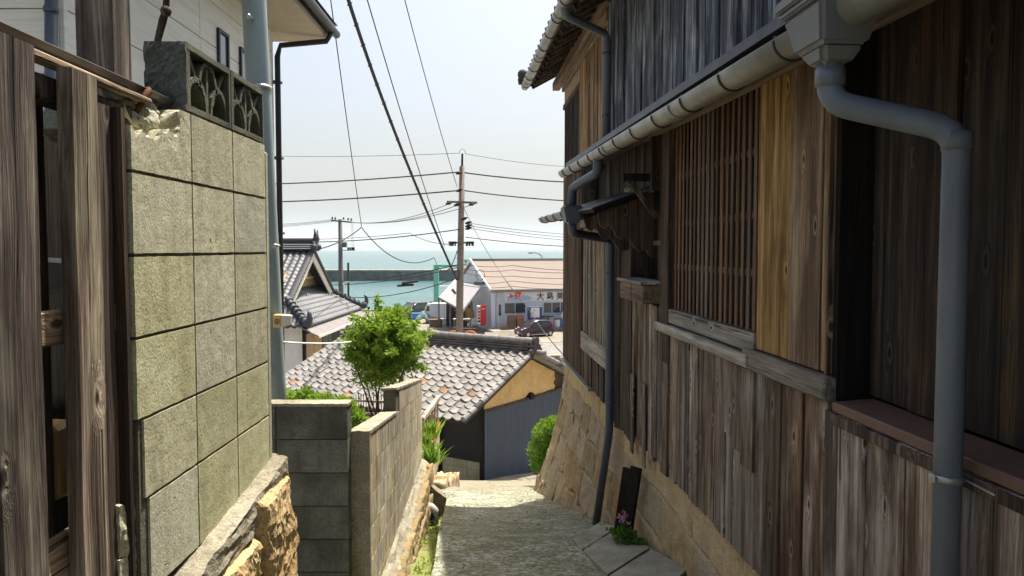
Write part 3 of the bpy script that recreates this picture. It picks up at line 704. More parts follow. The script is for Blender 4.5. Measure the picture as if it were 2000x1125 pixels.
# ================================================================ left: grey steel pole
pb = at(536, 790, 7.0); pt = at(496, 0, 7.0); dd = (pt - pb) / (pt.z - pb.z)
lo = pb + dd * (-2.35 - pb.z); hi = pb + dd * (4.6 - pb.z)
sp = thing('steel_pole', 'grey green steel utility pole rising behind the pale block wall', 'pole', lo)
MB().tube([lo + (hi - lo) * (k / 6) for k in range(7)], [0.110 - 0.001 * k for k in range(7)], 24).build('shaft', MT['steel_pole'], sp, smooth=True)
for (u, v) in ((494, 38), (531, 718), (502, 210), (545, 480)):
    c = at(u, v, 6.9)
    g = MB().tube([c, c + Vector((-0.005, -0.09, 0))], 0.013, 8); g.ball(c + Vector((-0.005, -0.10, 0.0)), 0.022, 8)
    g.build('step_bolt', MT['bolt'], sp, smooth=True)
c = pb + dd * (at(519, 172, 7).z - pb.z)
MB().tube([c + Vector((0, 0, -0.02)), c + Vector((0, 0, 0.02))], 0.118, 24).build('band', MT['bolt'], sp, smooth=True)
p = at(551, 627, 6.86)
tg = thing('meter_tag', 'small ochre yellow box with a round mark strapped to the steel pole', 'tag', p)
g = MB(); g.box(p.x - 0.065, p.x + 0.005, p.y - 0.05, p.y + 0.05, p.z - 0.055, p.z + 0.06, 0.002); g.build('case', MT['yellow_tag'], tg, bevel=0.006)
g = MB(); g.hexa([(p.x + 0.005, p.y - 0.05, p.z - 0.055), (p.x + 0.075, p.y - 0.02, p.z - 0.03), (p.x + 0.075, p.y + 0.04, p.z - 0.03), (p.x + 0.005, p.y + 0.05, p.z - 0.055)], [(p.x + 0.005, p.y - 0.05, p.z + 0.06), (p.x + 0.085, p.y - 0.02, p.z + 0.05), (p.x + 0.085, p.y + 0.04, p.z + 0.05), (p.x + 0.005, p.y + 0.05, p.z + 0.06)]); g.build('wing', MT['bargeboard'], tg, bevel=0.004)
g = MB()
for k in range(16):
    a0, a1 = 2 * math.pi * k / 16, 2 * math.pi * (k + 1) / 16
    q = lambda a, r: (p.x - 0.03 + r * math.cos(a), p.y - 0.054, p.z + r * math.sin(a))
    g.add([q(a0, 0.018), q(a1, 0.018), q(a1, 0.024), q(a0, 0.024)], [(0, 1, 2, 3)])
g.box(p.x - 0.036, p.x - 0.024, p.y - 0.0545, p.y - 0.0535, p.z - 0.012, p.z + 0.01)
g.build('mark', MT['black_trim'], tg)

# ================================================================ left: dark panel wall facing the passage
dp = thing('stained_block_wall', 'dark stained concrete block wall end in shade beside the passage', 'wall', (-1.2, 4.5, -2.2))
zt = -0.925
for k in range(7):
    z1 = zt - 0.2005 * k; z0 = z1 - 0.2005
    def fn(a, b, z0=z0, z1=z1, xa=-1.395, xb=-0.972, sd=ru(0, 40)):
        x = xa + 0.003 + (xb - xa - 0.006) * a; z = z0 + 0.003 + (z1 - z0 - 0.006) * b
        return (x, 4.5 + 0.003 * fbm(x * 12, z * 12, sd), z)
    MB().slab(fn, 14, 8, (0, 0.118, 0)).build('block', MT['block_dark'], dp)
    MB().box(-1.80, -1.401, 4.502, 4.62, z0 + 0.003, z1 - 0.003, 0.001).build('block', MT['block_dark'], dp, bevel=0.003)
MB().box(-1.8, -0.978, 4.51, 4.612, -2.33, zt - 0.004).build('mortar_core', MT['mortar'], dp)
MB().slab(lambda a, b: (-1.82 + 0.85 * a, 4.497 + 0.125 * b, zt + 0.014 + 0.004 * fbm(a * 20, b * 3)), 40, 6, (0, 0, -0.017)).build('coping', MT['footing'], dp)

# ================================================================ left: long streaked block wall
SX = -0.062
WO = Vector((-0.868, 4.60, 0.0)); wd_ = Vector((SX, 1, 0)).normalized()
WMx = Matrix(((wd_.x, -wd_.y, 0, WO.x), (wd_.y, wd_.x, 0, WO.y), (0, 0, 1, 0), (0, 0, 0, 1)))   # x along, y into the garden, z up
gw = thing('garden_wall', 'long sunlit block wall stained with dark drips, stepping down along the lane', 'wall', (-1.0, 7.4, -2.5))
SL = -0.148
def wtop(s): return -1.115 + SL * s
def gwbot(s): return -2.22 - 0.112 * s
for k in range(-1, 8):
    off = 0.2 if k % 2 else 0.0
    s = -off
    while s < 5.75:
        a, b = max(s, 0.045), min(s + 0.4, 5.75)
        s += 0.4
        if b - a < 0.06: continue
        if k == -1 and a < 1.9: continue
        z0 = lambda q: wtop(q) - 0.2 * k - 0.2
        if z0((a + b) / 2) + 0.2 < gwbot((a + b) / 2) - 0.12: continue
        sd = ru(0, 60)
        def fn(p, q, a=a, b=b, z0=z0, sd=sd):
            x = a + 0.0035 + (b - a - 0.007) * p
            return (x, 0.0025 * fbm(x * 14, q * 4, sd), z0(x) + 0.0035 + 0.193 * q)
        MB(WMx).slab(fn, 6, 4, (0, 0.118, 0)).build('block', MT['block_warm'], gw)
for (a, b, k) in ((0.05, 5.75, 0), (1.91, 5.75, -1)):
    MB(WMx).hexa([(a, 0.008, wtop(a) - 1.5), (b, 0.008, wtop(b) - 1.5), (b, 0.112, wtop(b) - 1.5), (a, 0.112, wtop(a) - 1.5)], [(a, 0.008, wtop(a) - 0.2 * k - 0.01), (b, 0.008, wtop(b) - 0.2 * k - 0.01), (b, 0.112, wtop(b) - 0.2 * k - 0.01), (a, 0.112, wtop(a) - 0.2 * k - 0.01)]).build('mortar_core', MT['mortar'], gw)
MB(WMx).slab(lambda p, q: (0.0 + 0.006 * fbm(p * 3, q * 9), 0.121 - 0.126 * p, -2.5 + (wtop(0.0) + 0.012 + 2.5) * q), 8, 40, (0.05, 0, 0)).build('end_render', MT['footing'], gw)
def cop(a, b, k):
    return lambda p, q: (a + (b - a) * p, -0.006 + 0.132 * q + 0.004 * fbm(p * 30, q * 2, k), wtop(a + (b - a) * p) - 0.2 * k + 0.016 + 0.007 * fbm(p * 25, q * 3, k))
MB(WMx).slab(cop(0.0, 1.895, 0), 40, 6, (0, 0, -0.02)).build('coping', MT['footing'], gw)
MB(WMx).slab(cop(1.89, 5.76, -1), 60, 6, (0, 0, -0.02)).build('coping', MT['footing'], gw)
# sloping concrete skirt, then rubble down to the drain
def skirt(p, q):
    s = 0.0 + 5.85 * p
    return (s, 0.0 - 0.10 * q - 0.015 * fbm(s * 4, q * 3), gwbot(s) + 0.02 - 0.12 * q + 0.02 * fbm(s * 3, q * 2, 2))
MB(WMx).slab(skirt, 70, 6, (0, 0.06, -0.02)).build('skirt', MT['footing'], gw)
rw = thing('rubble_wall', 'mossy orange brown rubble stones between the garden wall and the drain', 'retaining wall', (-1.0, 7.4, -3.3))
for i in range(30):
    s = 0.05 + (i % 15) * 0.395 + ru(-0.05, 0.05); row = i // 15
    top = gwbot(s) - 0.10; y = 4.6 + s; bot = road_z(y) - 0.30
    h = max(0.12, (top - bot) / 2)
    z = top - h * (row + 0.5)
    p = WMx @ Vector((s, -0.045 - 0.02 * row, z))
    rock('stone', MT['rubble'], rw, p, (0.17, 0.44, h * 1.18), i + 40, 0.22, 0.30, 8)
MB(WMx).hexa([(0, 0.0, -4.2), (5.8, 0.0, -4.2), (5.8, 0.1, -4.2), (0, 0.1, -4.2)], [(0, 0.0, gwbot(0) - 0.1), (5.8, 0.0, gwbot(5.8) - 0.1), (5.8, 0.1, gwbot(5.8) - 0.1), (0, 0.1, gwbot(0) - 0.1)]).build('core', MT['base_gap'], rw)
# drain pipe elbow
p0 = at(826, 990, 9.15)
dpipe = thing('waste_pipe', 'grey and black plastic waste pipe elbow sticking out over the drain', 'pipe', p0 + Vector((0.1, 0, -0.4)))
MB().tube([p0 + Vector((-0.15, 0, 0.0)), p0 + Vector((0.04, 0, 0)), p0 + Vector((0.10, -0.01, -0.01)), p0 + Vector((0.135, -0.01, -0.05)), p0 + Vector((0.14, -0.01, -0.09))], 0.058, 14).build('elbow', paint('light_grey_pvc', (0.42, 0.42, 0.42), 0.4, 0, 0.2), dpipe, smooth=True)
MB().tube([p0 + Vector((0.13, -0.01, -0.05)), p0 + Vector((0.13, -0.01, -0.26)), p0 + Vector((0.16, -0.08, -0.38))], 0.062, 14).build('drop_pipe', MT['black_trim'], dpipe, smooth=True)
# concrete bridge over the drain end and the apron rising to the planter
def apron_fn(a, b):
    y = 9.75 + 3.5 * b
    xl = -1.30 - 0.25 * b; xr = -0.72 - 0.55 * b
    x = xl + (xr - xl) * a
    zl = -2.90 - 0.30 * (y - 9.75); k = 0.5 - 0.5 * math.cos(math.pi * a)
    return (x, y, zl + (road_z(y) - 0.02 - zl) * k + 0.025 * fbm(x * 4, y * 4))
MB().slab(apron_fn, 24, 60, (0, 0, -0.30)).build('apron', MT['apron'], smooth=False, kind='structure')
# gravel, grit and dead leaves on the lane
gm_ = MB(); lm_ = MB()
for k in range(420):
    y = ru(4.3, 11.4); xl = interp(y, EDGE); xr = 1.30 - 0.06 * y
    e = rnd() ** 2.2
    x = xr - e * (xr - xl) * 0.8 if rnd() < 0.65 else xl + e * 0.4
    z = road_z(y) + 0.02 + 0.016 * fbm(x * 1.3, y * 1.3); r = ru(0.003, 0.009) if rnd() < 0.95 else ru(0.010, 0.017)
    if rnd() < 0.8: gm_.ball((x, y, z), r, 5, (1, ru(0.7, 1.3), 0.6))
    else:
        a = ru(0, 6.28); d = Vector((math.cos(a), math.sin(a), ru(-0.1, 0.3))) * ru(0.012, 0.028); w = Vector((-d.y, d.x, ru(-0.01, 0.01))) * 0.4; c = Vector((x, y, z + 0.006)); lm_.add([c - d, c + w, c + d, c - w], [(0, 1, 2, 3)])
gm_.build('grit', MT['road'], kind='stuff', label='loose grit scattered on the lane', cat='gravel')
lm_.build('dead_leaves', paint('dead_leaf', (0.17, 0.10, 0.045), 0.8, 0, 0.5), kind='stuff', label='dry brown leaves scattered on the lane', cat='leaves')
# ================================================================ right: the old wooden house
HT = Vector((-0.06, 1, 0)).normalized(); HN = Vector((-HT.y, HT.x, 0)); H0 = Vector((1.34, 0, 0))
HM = Matrix(((HT.x, HN.x, 0, H0.x), (HT.y, HN.y, 0, H0.y), (0, 0, 1, 0), (0, 0, 0, 1)))   # x along the lane, y out over the lane, z up
def hp(u, v, o=0.0):
    p = hit(u, v, H0 + HN * o, HN)
    return (p - H0).dot(HT), p.z
wh = thing('timber_house', 'old dark timber house with lattice window, charred upper boards and grey gutters', 'house', HM @ Vector((5, -1.5, -1.5)), math.atan2(HT.y, HT.x))
def hb(): return MB(HM)
def board(name, mat, s0, s1, o0, o1, z0, z1, j=0.002, bev=0.003, parent=None, tilt=0.0):
    g = hb()
    b = [(s0 + ru(-j, j), o0, z0 + ru(-j, j) - tilt), (s1 + ru(-j, j), o0, z0 + ru(-j, j) + tilt), (s1, o1 + ru(-j, j), z0 + tilt), (s0, o1 + ru(-j, j), z0 - tilt)]
    t = [(s0 + ru(-j, j), o0, z1), (s1 + ru(-j, j), o0, z1), (s1, o1 + ru(-j, j), z1 + ru(-j, j)), (s0, o1 + ru(-j, j), z1 + ru(-j, j))]
    g.hexa(b, t)
    return g.build(name, MT[mat], parent or wh, bevel=bev)
# body of the house behind the boards
hb().box(-1.5, 10.35, -4.2, -0.30, -2.2, 2.45).build('wall_core', MT['dark_void'], wh)
hb().box(2.80, 10.35, -0.299, -0.16, -1.45, 2.3).build('wall_core', MT['dark_void'], wh)
hb().box(-1.5, 2.80, -0.299, -0.018, -1.45, -0.56).build('wall_core', MT['dark_void'], wh)
hb().box(-1.5, 7.15, -0.299, -0.018, 0.90, 2.3).build('wall_core', MT['dark_void'], wh)
hb().box(2.80, 4.97, -0.159, -0.012, -1.45, -0.56).build('wall_core', MT['dark_void'], wh)
hb().box(5.25, 10.35, -0.159, -0.012, -1.45, -0.40).build('wall_core', MT['dark_void'], wh)
# ---- lower boards
def run(s0, s1, z0, z1, mat, wlo, whi, o=0.0, name='board', zj=0.02, th=0.02, gap=0.003, skip=None):
    s = s0
    while s < s1 - 0.03:
        w = ru(wlo, whi); e = min(s + w, s1)
        if s1 - e < wlo * 0.4: e = s1
        if not (skip and skip(s, e)):
            t = th + ru(-0.010, 0.014); gap = ru(0.002, 0.009) if name == 'board' else 0.003
            mt_ = ('wood_grey2' if rnd() < 0.42 else mat) if mat == 'wood_grey' else mat
            top = z1 if not callable(z1) else z1((s + e) / 2)
            board(name, mt_, s + gap / 2, e - gap / 2, o - 0.012, o + t, z0 + ru(-zj, zj), top, tilt=ru(-zj, zj) * 0.3)
        s = e
run(-1.5, 2.80, -1.47, -0.585, 'wood_grey', 0.15, 0.23, zj=0.008)
run(2.80, 3.50, -1.475, -0.56, 'wood_grey', 0.16, 0.20, zj=0.01)
# patched boards: the upper lengths end short, greyer pieces fill below
for (a, b, zm) in ((3.50, 3.66, -1.03), (3.66, 3.79, -0.98), (3.79, 3.90, -0.93)):
    board('board', 'wood_grey', a + 0.002, b - 0.002, -0.012, 0.026, zm, -0.56)
    board('board', 'wood_palez', a + 0.006, b - 0.006, -0.012, 0.012, -1.48 + ru(-0.01, 0.01), zm - 0.004)
run(3.90, 4.97, -1.475, -0.56, 'wood_grey', 0.13, 0.19, zj=0.018)
run(4.97, 5.27, -1.475, -0.56, 'wood_grey', 0.14, 0.16, zj=0.02)
run(5.27, 6.08, -1.48, -0.39, 'wood_grey', 0.12, 0.18, zj=0.05)
run(6.08, 7.16, -1.50, 0.42, 'wood_dark', 0.14, 0.2, zj=0.07)
for (a, b) in ((5.55, 5.63), (5.95, 6.03)): board('loose_board', 'wood_grey', a, b, 0.03, 0.045, -1.60, -0.98)
run(7.18, 8.76, -1.47, -1.13, 'wood_dark', 0.12, 0.17, zj=0.01)
hb().box(8.76, 10.42, -0.15, 0.0, -1.46, 0.92).build('end_wall', MT['wood_dark'], wh)
s = 8.80
while s < 10.40:
    board('batten', 'wood_lattice', s, s + 0.055, 0.001, 0.028, -1.45, 0.95, bev=0.002); s += 0.118
# end wall that turns the far corner
hb().box(10.42, 10.45, -4.2, -0.001, -1.46, 2.4).build('gable_wall', MT['wood_dark'], wh)
# ---- black recess and dark planks at the near end
run(-1.5, 2.76, -0.53, 0.80, 'wood_near_black', 0.17, 0.23, o=-0.135, name='wall_plank', zj=0.002)
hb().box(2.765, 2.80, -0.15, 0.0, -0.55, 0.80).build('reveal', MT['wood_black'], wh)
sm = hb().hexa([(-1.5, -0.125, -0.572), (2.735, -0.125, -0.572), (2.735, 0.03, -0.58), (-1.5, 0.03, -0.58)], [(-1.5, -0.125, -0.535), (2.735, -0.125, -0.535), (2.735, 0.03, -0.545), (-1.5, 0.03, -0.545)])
sm.build('metal_sill', MT['sill_brown'], wh, bevel=0.004)
hb().box(-1.5, 2.735, 0.0, 0.035, -0.625, -0.587).build('sill_trim', MT['wood_dark'], wh, bevel=0.004)
# ---- brown plank panel
for (a, b, t) in ((2.81, 2.87, 0.012), (2.872, 3.15, 0.02), (3.152, 3.50, 0.016)): board('panel_board', 'wood_brown', a, b, -0.012, t, -0.455, 0.80, j=0.001)
board('panel_edge', 'wood_brown', 2.80, 2.812, -0.012, 0.026, -0.46, 0.80, j=0.001)
# ---- lattice window
lt = hb().box(3.50, 4.97, -0.045, 0.03, -0.475, -0.385).build('lattice_window', MT['wood_pale'], wh, bevel=0.004)
n = 18
for i in range(n):
    a = 3.52 + (1.42 / n) * (i + 0.35)
    board('slat', 'wood_lattice', a, a + 0.036, -0.003, 0.005, -0.384, 0.76, j=0.0015, bev=0.002, parent=lt)
for z in (0.455, 0.16, -0.11): hb().box(3.50, 4.97, -0.016, -0.004, z - 0.018, z + 0.018).build('rail', MT['wood_lattice'], lt, bevel=0.002)
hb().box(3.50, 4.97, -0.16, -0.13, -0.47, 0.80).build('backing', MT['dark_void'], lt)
# ---- sills
board('sill', 'wood_pale', 3.52, 5.24, -0.01, 0.055, -0.548, -0.488, j=0.004, bev=0.006)
board('sill', 'wood_pale', 2.77, 3.60, -0.01, 0.045, -0.552, -0.462, j=0.005, bev=0.008)
# ---- posts
board('post', 'wood_dark', 4.98, 5.19, -0.05, 0.035, -0.75, 0.80, bev=0.006)
board('post', 'wood_dark', 6.98, 7.16, -0.03, 0.04, 0.2, 0.85, bev=0.006)
# ---- niche with shelf and barred slot
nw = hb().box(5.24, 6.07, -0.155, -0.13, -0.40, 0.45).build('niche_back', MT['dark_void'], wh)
for k in range(5): board('bar', 'wood_lattice', 5.30 + k * 0.085, 5.325 + k * 0.085, -0.10, -0.075, -0.22, 0.30, bev=0.002, parent=nw)
hb().box(5.24, 5.75, -0.09, -0.06, 0.03, 0.065).build('cross_rail', MT['wood_palez'], nw, bevel=0.003)
board('niche_cheek', 'wood_dark', 6.05, 6.09, -0.15, 0.05, -0.4, 0.45)
sh = board('shelf_box', 'wood_beam', 5.245, 6.03, -0.03, 0.135, -0.375, -0.245, bev=0.006)
board('shelf_top', 'wood_pale', 5.235, 6.05, -0.03, 0.155, -0.243, -0.218, parent=sh)
board('split_joint', 'wood_black', 5.60, 5.612, 0.133, 0.1375, -0.37, -0.25, parent=sh)
# upper boards above the niche
run(5.24, 7.0, 0.44, 0.86, 'wood_dark', 0.12, 0.18, zj=0.004)
hb().box(5.20, 5.245, -0.03, 0.09, 0.40, 0.86).build('pale_strip', MT['wood_dark'], wh)
hb().bar((5.30, 0.0, 0.49), (5.30, 0.27, 0.49), 0.07, 0.05).build('bracket_arm', MT['wood_black'], wh, bevel=0.004)
hb().bar((5.30, 0.03, 0.22), (5.30, 0.22, 0.47), 0.04, 0.035).build('bracket_strut', MT['wood_dark'], wh, bevel=0.003)
# scalloped brackets under the small canopy
def scallop(s):
    top = [(0.0, 0.40), (0.40, 0.26)]
    low = [(0.40, 0.22), (0.385, 0.17), (0.35, 0.145), (0.315, 0.165), (0.29, 0.14), (0.265, 0.09), (0.225, 0.07), (0.185, 0.085), (0.16, 0.05), (0.13, 0.0), (0.09, -0.015), (0.05, 0.0), (0.03, -0.04), (0.0, -0.06)]
    hb().prism([(s, o, z) for o, z in top + low], (0.035, 0, 0)).build('scalloped_bracket', MT['wood_dark'], wh)
scallop(5.50); scallop(6.12)
# ---- small canopy
cz = lambda s: 0.02 * (s - 5.4)
cp = hb().hexa([(5.38, 0.0, 0.43), (8.35, 0.0, 0.48), (8.35, 0.45, 0.33), (5.38, 0.45, 0.255)], [(5.38, 0.0, 0.455), (8.35, 0.0, 0.505), (8.35, 0.45, 0.355), (5.38, 0.45, 0.28)]).build('canopy', MT['wood_black'], wh)
hb().hexa([(5.36, -0.01, 0.456), (8.37, -0.01, 0.506), (8.37, 0.47, 0.352), (5.36, 0.47, 0.277)], [(5.36, -0.01, 0.466), (8.37, -0.01, 0.516), (8.37, 0.47, 0.362), (5.36, 0.47, 0.287)]).build('sheet', MT['flash'], cp)
hb().box(5.372, 5.379, 0.03, 0.24, 0.395, 0.425).build('edge_strip', MT['wood_pale'], cp)
for s in (6.0, 6.5, 7.0, 7.5, 8.0): hb().bar((s, 0.0, 0.405 + 0.02 * (s - 5.4)), (s, 0.43, 0.235 + 0.025 * (s - 5.4)), 0.035, 0.04).build('rafter', MT['wood_black'], cp)
# ---- pale lattice window at the far end
fl = hb().box(7.17, 8.74, -0.03, 0.035, -1.13, -0.93).build('slatted_window', MT['wood_pale'], wh, bevel=0.005)
for k in range(16):
    a = 7.19 + k * 0.096
    board('slat', 'wood_palez', a, a + 0.048 + ru(-0.006, 0.006), -0.02, 0.018 + ru(-0.004, 0.008), -0.935, 0.24, parent=fl, bev=0.003)
hb().box(7.15, 8.76, -0.03, 0.05, 0.241, 0.325).build('head_beam', MT['wood_beam'], fl, bevel=0.004)
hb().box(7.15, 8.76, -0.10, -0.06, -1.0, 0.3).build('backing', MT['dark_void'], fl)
hb().box(8.0, 10.46, 0.0, 0.065, -1.487, -1.462).build('foot_flashing', MT['gutter'], wh)
# ---- first floor above the lower roof
def ez(s): return 0.715 + 0.022 * s
run(-1.5, 7.16, 0.80, 2.32, 'char', 0.11, 0.19, name='charred_board', zj=0.002)
hb().box(7.16, 10.42, -0.2, -0.013, 0.86, 2.30).build('upper_core', MT['dark_void'], wh)
run(7.17, 8.92, 0.90, 2.10, 'wood_brown', 0.18, 0.26, name='panel_board', zj=0.002)
board('tie_beam', 'wood_beam', 7.17, 10.42, -0.012, 0.05, 2.10, 2.22)
uw = hb().box(8.93, 9.0, -0.012, 0.03, 0.92, 1.90).build('upper_window', MT['wood_dark'], wh)
for k in range(12): board('slat', 'wood_dark', 9.04 + k * 0.115, 9.08 + k * 0.115, -0.01, 0.02, 0.95, 1.86, parent=uw, bev=0.002)
hb().box(8.93, 10.42, -0.012, 0.034, 1.86, 1.92).build('window_head', MT['wood_dark'], uw)
hb().box(8.93, 10.42, -0.012, 0.012, 1.922, 2.10).build('plaster_band', paint('tan_plaster', (0.36, 0.28, 0.17), 0.85, 0, 0.3), wh)
# ---- lower roof: thin metal sheet, wooden edge, half round gutter
def wz(s): return 0.775 + 0.023 * s
rf = hb().hexa([(-1.5, 0.0, wz(-1.5)), (7.95, 0.0, wz(7.95)), (8.05, 0.30, ez(8.05) - 0.04), (-1.5, 0.30, ez(-1.5) - 0.04)], [(-1.5, 0.0, wz(-1.5) + 0.05), (7.95, 0.0, wz(7.95) + 0.05), (8.05, 0.30, ez(8.05)), (-1.5, 0.30, ez(-1.5))]).build('lower_roof', MT['flash'], wh)
hb().hexa([(-1.5, 0.003, wz(-1.5) - 0.12), (7.9, 0.003, wz(7.9) - 0.12), (7.9, 0.235, ez(7.9) - 0.115), (-1.5, 0.235, ez(-1.5) - 0.115)], [(-1.5, 0.003, wz(-1.5) - 0.002), (7.9, 0.003, wz(7.9) - 0.002), (7.9, 0.235, ez(7.9) - 0.045), (-1.5, 0.235, ez(-1.5) - 0.045)]).build('eave_board', MT['wood_beam'], rf)
def half_gutter(s0, s1, o, zf, r, mat, parent, clips, name='gutter'):
    def fn(a, b):
        s = s0 + (s1 - s0) * b; w = math.pi * (1.04 * a - 0.02)
        return (s, o - r * math.cos(w), zf(s) - r * math.sin(w))
    g = hb().slab(fn, 16, 10, (0, 0, 0.004)).build(name, MT[mat], parent, smooth=True)
    for e, sg in ((s0, -1), (s1, 1)):
        poly = [(e, o - r * math.cos(math.pi * k / 12), zf(e) - r * math.sin(math.pi * k / 12)) for k in range(13)]
        hb().prism(poly, (0.004 * sg, 0, 0)).build('end_cap', MT[mat], g)
    for q in range(1, int((s1 - s0) / 1.75) + 1):
        e = s0 + 1.75 * q - 0.4
        if e + 0.05 < s1: hb().slab(lambda a, b: (e + 0.055 * b, o - (r + 0.0035) * math.cos(math.pi * a), zf(e) - (r + 0.0035) * math.sin(math.pi * a)), 16, 1, (0, 0, 0.003)).build('joint_sleeve', MT[mat], g, smooth=True)
    n = int((s1 - s0) / clips)
    for k in range(n + 1):
        s = s0 + 0.12 + k * clips
        if s > s1: break
        c = hb().tube([(s, o - (r + 0.004) * math.cos(math.pi * q / 10), zf(s) - (r + 0.004) * math.sin(math.pi * q / 10)) for q in range(11)], 0.0045, 5)
        c.bar((s, o - r, zf(s)), (s, o + r, zf(s) + 0.012), 0.012, 0.004)
        c.build('clip', MT['clip'], g, smooth=True)
    return g
gz = lambda s: 0.575 + 0.0265 * s
half_gutter(2.30, 7.95, 0.335, gz, 0.056, 'gutter', wh, 0.52)
half_gutter(-1.5, 2.02, 0.335, lambda s: 0.636 - 0.003 * s, 0.056, 'gutter', wh, 0.52)
# rain hopper on the near gutter: flared box with a moulded rim, tapering to the pipe
MT['hopper'] = paint('grey_hopper', (0.17, 0.185, 0.19), 0.4, 0.0, 0.5, (0.10, 0.105, 0.10), streak=True)
hz0 = 0.5
cs, co_ = 2.165, 0.335
hop = hb().hexa([(cs - 0.085, co_ - 0.066, 0.545), (cs + 0.085, co_ - 0.066, 0.545), (cs + 0.085, co_ + 0.066, 0.545), (cs - 0.085, co_ + 0.066, 0.545)], [(cs - 0.122, co_ - 0.088, 0.655), (cs + 0.122, co_ - 0.088, 0.655), (cs + 0.122, co_ + 0.088, 0.655), (cs - 0.122, co_ + 0.088, 0.655)]).build('hopper', MT['hopper'], wh, bevel=0.012, seg=3)
for (z0, z1, a, b) in ((0.656, 0.676, 0.130, 0.095), (0.677, 0.712, 0.140, 0.103)): hb().box(cs - a, cs + a, co_ - b, co_ + b, z0, z1).build('hopper_rim', MT['hopper'], hop, bevel=0.006, seg=2)
hb().hexa([(cs - 0.040, co_ - 0.040, 0.500), (cs + 0.040, co_ - 0.040, 0.500), (cs + 0.040, co_ + 0.040, 0.500), (cs - 0.040, co_ + 0.040, 0.500)], [(cs - 0.082, co_ - 0.064, 0.552), (cs + 0.082, co_ - 0.064, 0.552), (cs + 0.082, co_ + 0.064, 0.552), (cs - 0.082, co_ + 0.064, 0.552)]).build('hopper_throat', MT['hopper'], hop, bevel=0.014, seg=3)
def pipe(name, pts, r, mat, parent, n=18, bend=0.06):
    """straight runs joined by rounded elbows"""
    pts = [Vector(p) for p in pts]; out = [pts[0]]
    for a, b, c in zip(pts, pts[1:], pts[2:]):
        d1 = (a - b); d2 = (c - b); k = min(bend, d1.length * 0.45, d2.length * 0.45)
        p, q = b + d1.normalized() * k, b + d2.normalized() * k
        for t in (0, 0.2, 0.4, 0.6, 0.8, 1.0): out.append(p * (1 - t) ** 2 + b * (2 * t * (1 - t)) + q * t * t)
    out.append(pts[-1])
    return hb().tube(out, r, n).build(name, MT[mat], parent, smooth=True)
s1, z1_ = hp(1885, 255, 0.07)
np_ = pipe('downpipe', [(cs, co_, 0.52), (cs, co_, 0.405), (2.0, 0.075, 0.305), (2.0, 0.075, -1.75)], 0.0345, 'pipe_grey', wh)
hb().tube([(cs, co_, 0.495), (cs, co_, 0.448)], 0.0395, 20).build('collar', MT['pipe_grey'], np_, smooth=True)
hb().tube([(2.0, 0.075, 0.30), (2.0, 0.075, 0.255)], 0.038, 20).build('collar', MT['pipe_grey'], np_, smooth=True)
cl = hb().tube([(2.0, 0.075, -0.592), (2.0, 0.075, -0.609)], 0.0385, 20).build('clamp', MT['bolt'], np_, smooth=True)
hb().box(1.985, 2.012, 0.112, 0.121, -0.61, -0.59).build('clamp_screw', MT['bolt'], cl, bevel=0.002)
hb().tube([(1.99, 0.04, -0.6), (1.86, 0.045, -0.602)], 0.003, 6).build('clamp_spike', MT['bolt'], cl)
# far downpipes
pipe('downpipe', [(5.90, 0.335, 0.70), (5.90, 0.335, 0.585), (6.35, 0.47, 0.50), (6.35, 0.47, 0.36)], 0.036, 'pipe_dark', wh, 14)
g2 = half_gutter(6.30, 8.36, 0.505, lambda s: 0.215 + 0.014 * s, 0.05, 'gutter_light', wh, 0.55)
g = hb(); g.hexa([(6.12, 0.44, 0.20), (6.26, 0.44, 0.20), (6.26, 0.54, 0.20), (6.12, 0.54, 0.20)], [(6.05, 0.415, 0.345), (6.33, 0.415, 0.345), (6.33, 0.575, 0.345), (6.05, 0.575, 0.345)])
g.build('hopper', MT['pipe_dark'], wh, bevel=0.015, seg=2)
fp = pipe('downpipe', [(6.19, 0.49, 0.22), (6.19, 0.49, 0.13), (6.74, 0.075, 0.085), (6.74, 0.075, -1.60), (7.03, 0.14, -2.55)], 0.036, 'pipe_dark', wh, 16)
for z in (-0.2, -1.35): hb().tube([(6.74, 0.075, z), (6.74, 0.075, z - 0.02)], 0.04, 16).build('clamp', MT['pipe_dark'], fp, smooth=True)
# ---- upper roof
UE = lambda s: 2.02 if s < 5.9 else 1.735 + 0.0485 * s
PER = 0.27
def uroof(a, b):
    s = -1.5 + 12.55 * a
    o = 0.47 - 3.9 * b
    w = math.sin(2 * math.pi * s / PER)
    return (s, o, UE(s) + 0.075 + 3.9 * b * 0.46 + 0.030 * w + 0.02 * math.cos(4 * math.pi * s / PER) + 0.012 * ((b * 16) % 1.0))
ur = hb().slab(uroof, 372, 32, (0, 0, -0.03)).build('upper_roof', MT['ridge_dark'], wh, smooth=True)
k = 0
em = hb()
em_me = None
s = -1.2
while s < 11.0:
    if s > 4.5:
        g = hb().tube([(s, 0.51, UE(s) + 0.078), (s, 0.21, UE(s) + 0.198)], 0.056, 12)
        g.build('eave_tile', MT['ridge_dark'], ur, smooth=False)
    s += PER
hb().box(-1.5, 11.0, -0.2, 0.535, 1.99, 2.0).build('roof_sheathing', MT['wood_dark'], ur) if False else None
hb().hexa([(4.5, -0.2, UE(4.5) + 0.35), (11.0, -0.2, UE(11.0) + 0.35), (11.0, 0.44, UE(11.0) + 0.015), (4.5, 0.44, UE(4.5) + 0.015)], [(4.5, -0.2, UE(4.5) + 0.365), (11.0, -0.2, UE(11.0) + 0.365), (11.0, 0.44, UE(11.0) + 0.03), (4.5, 0.44, UE(4.5) + 0.03)]).build('sheathing', MT['wood_dark'], ur)
s = 4.6
while s < 10.95:
    hb().bar((s, -0.1, UE(s) + 0.275), (s, 0.41, UE(s) - 0.002), 0.05, 0.06).build('rafter', MT['wood_dark'], ur); s += 0.30
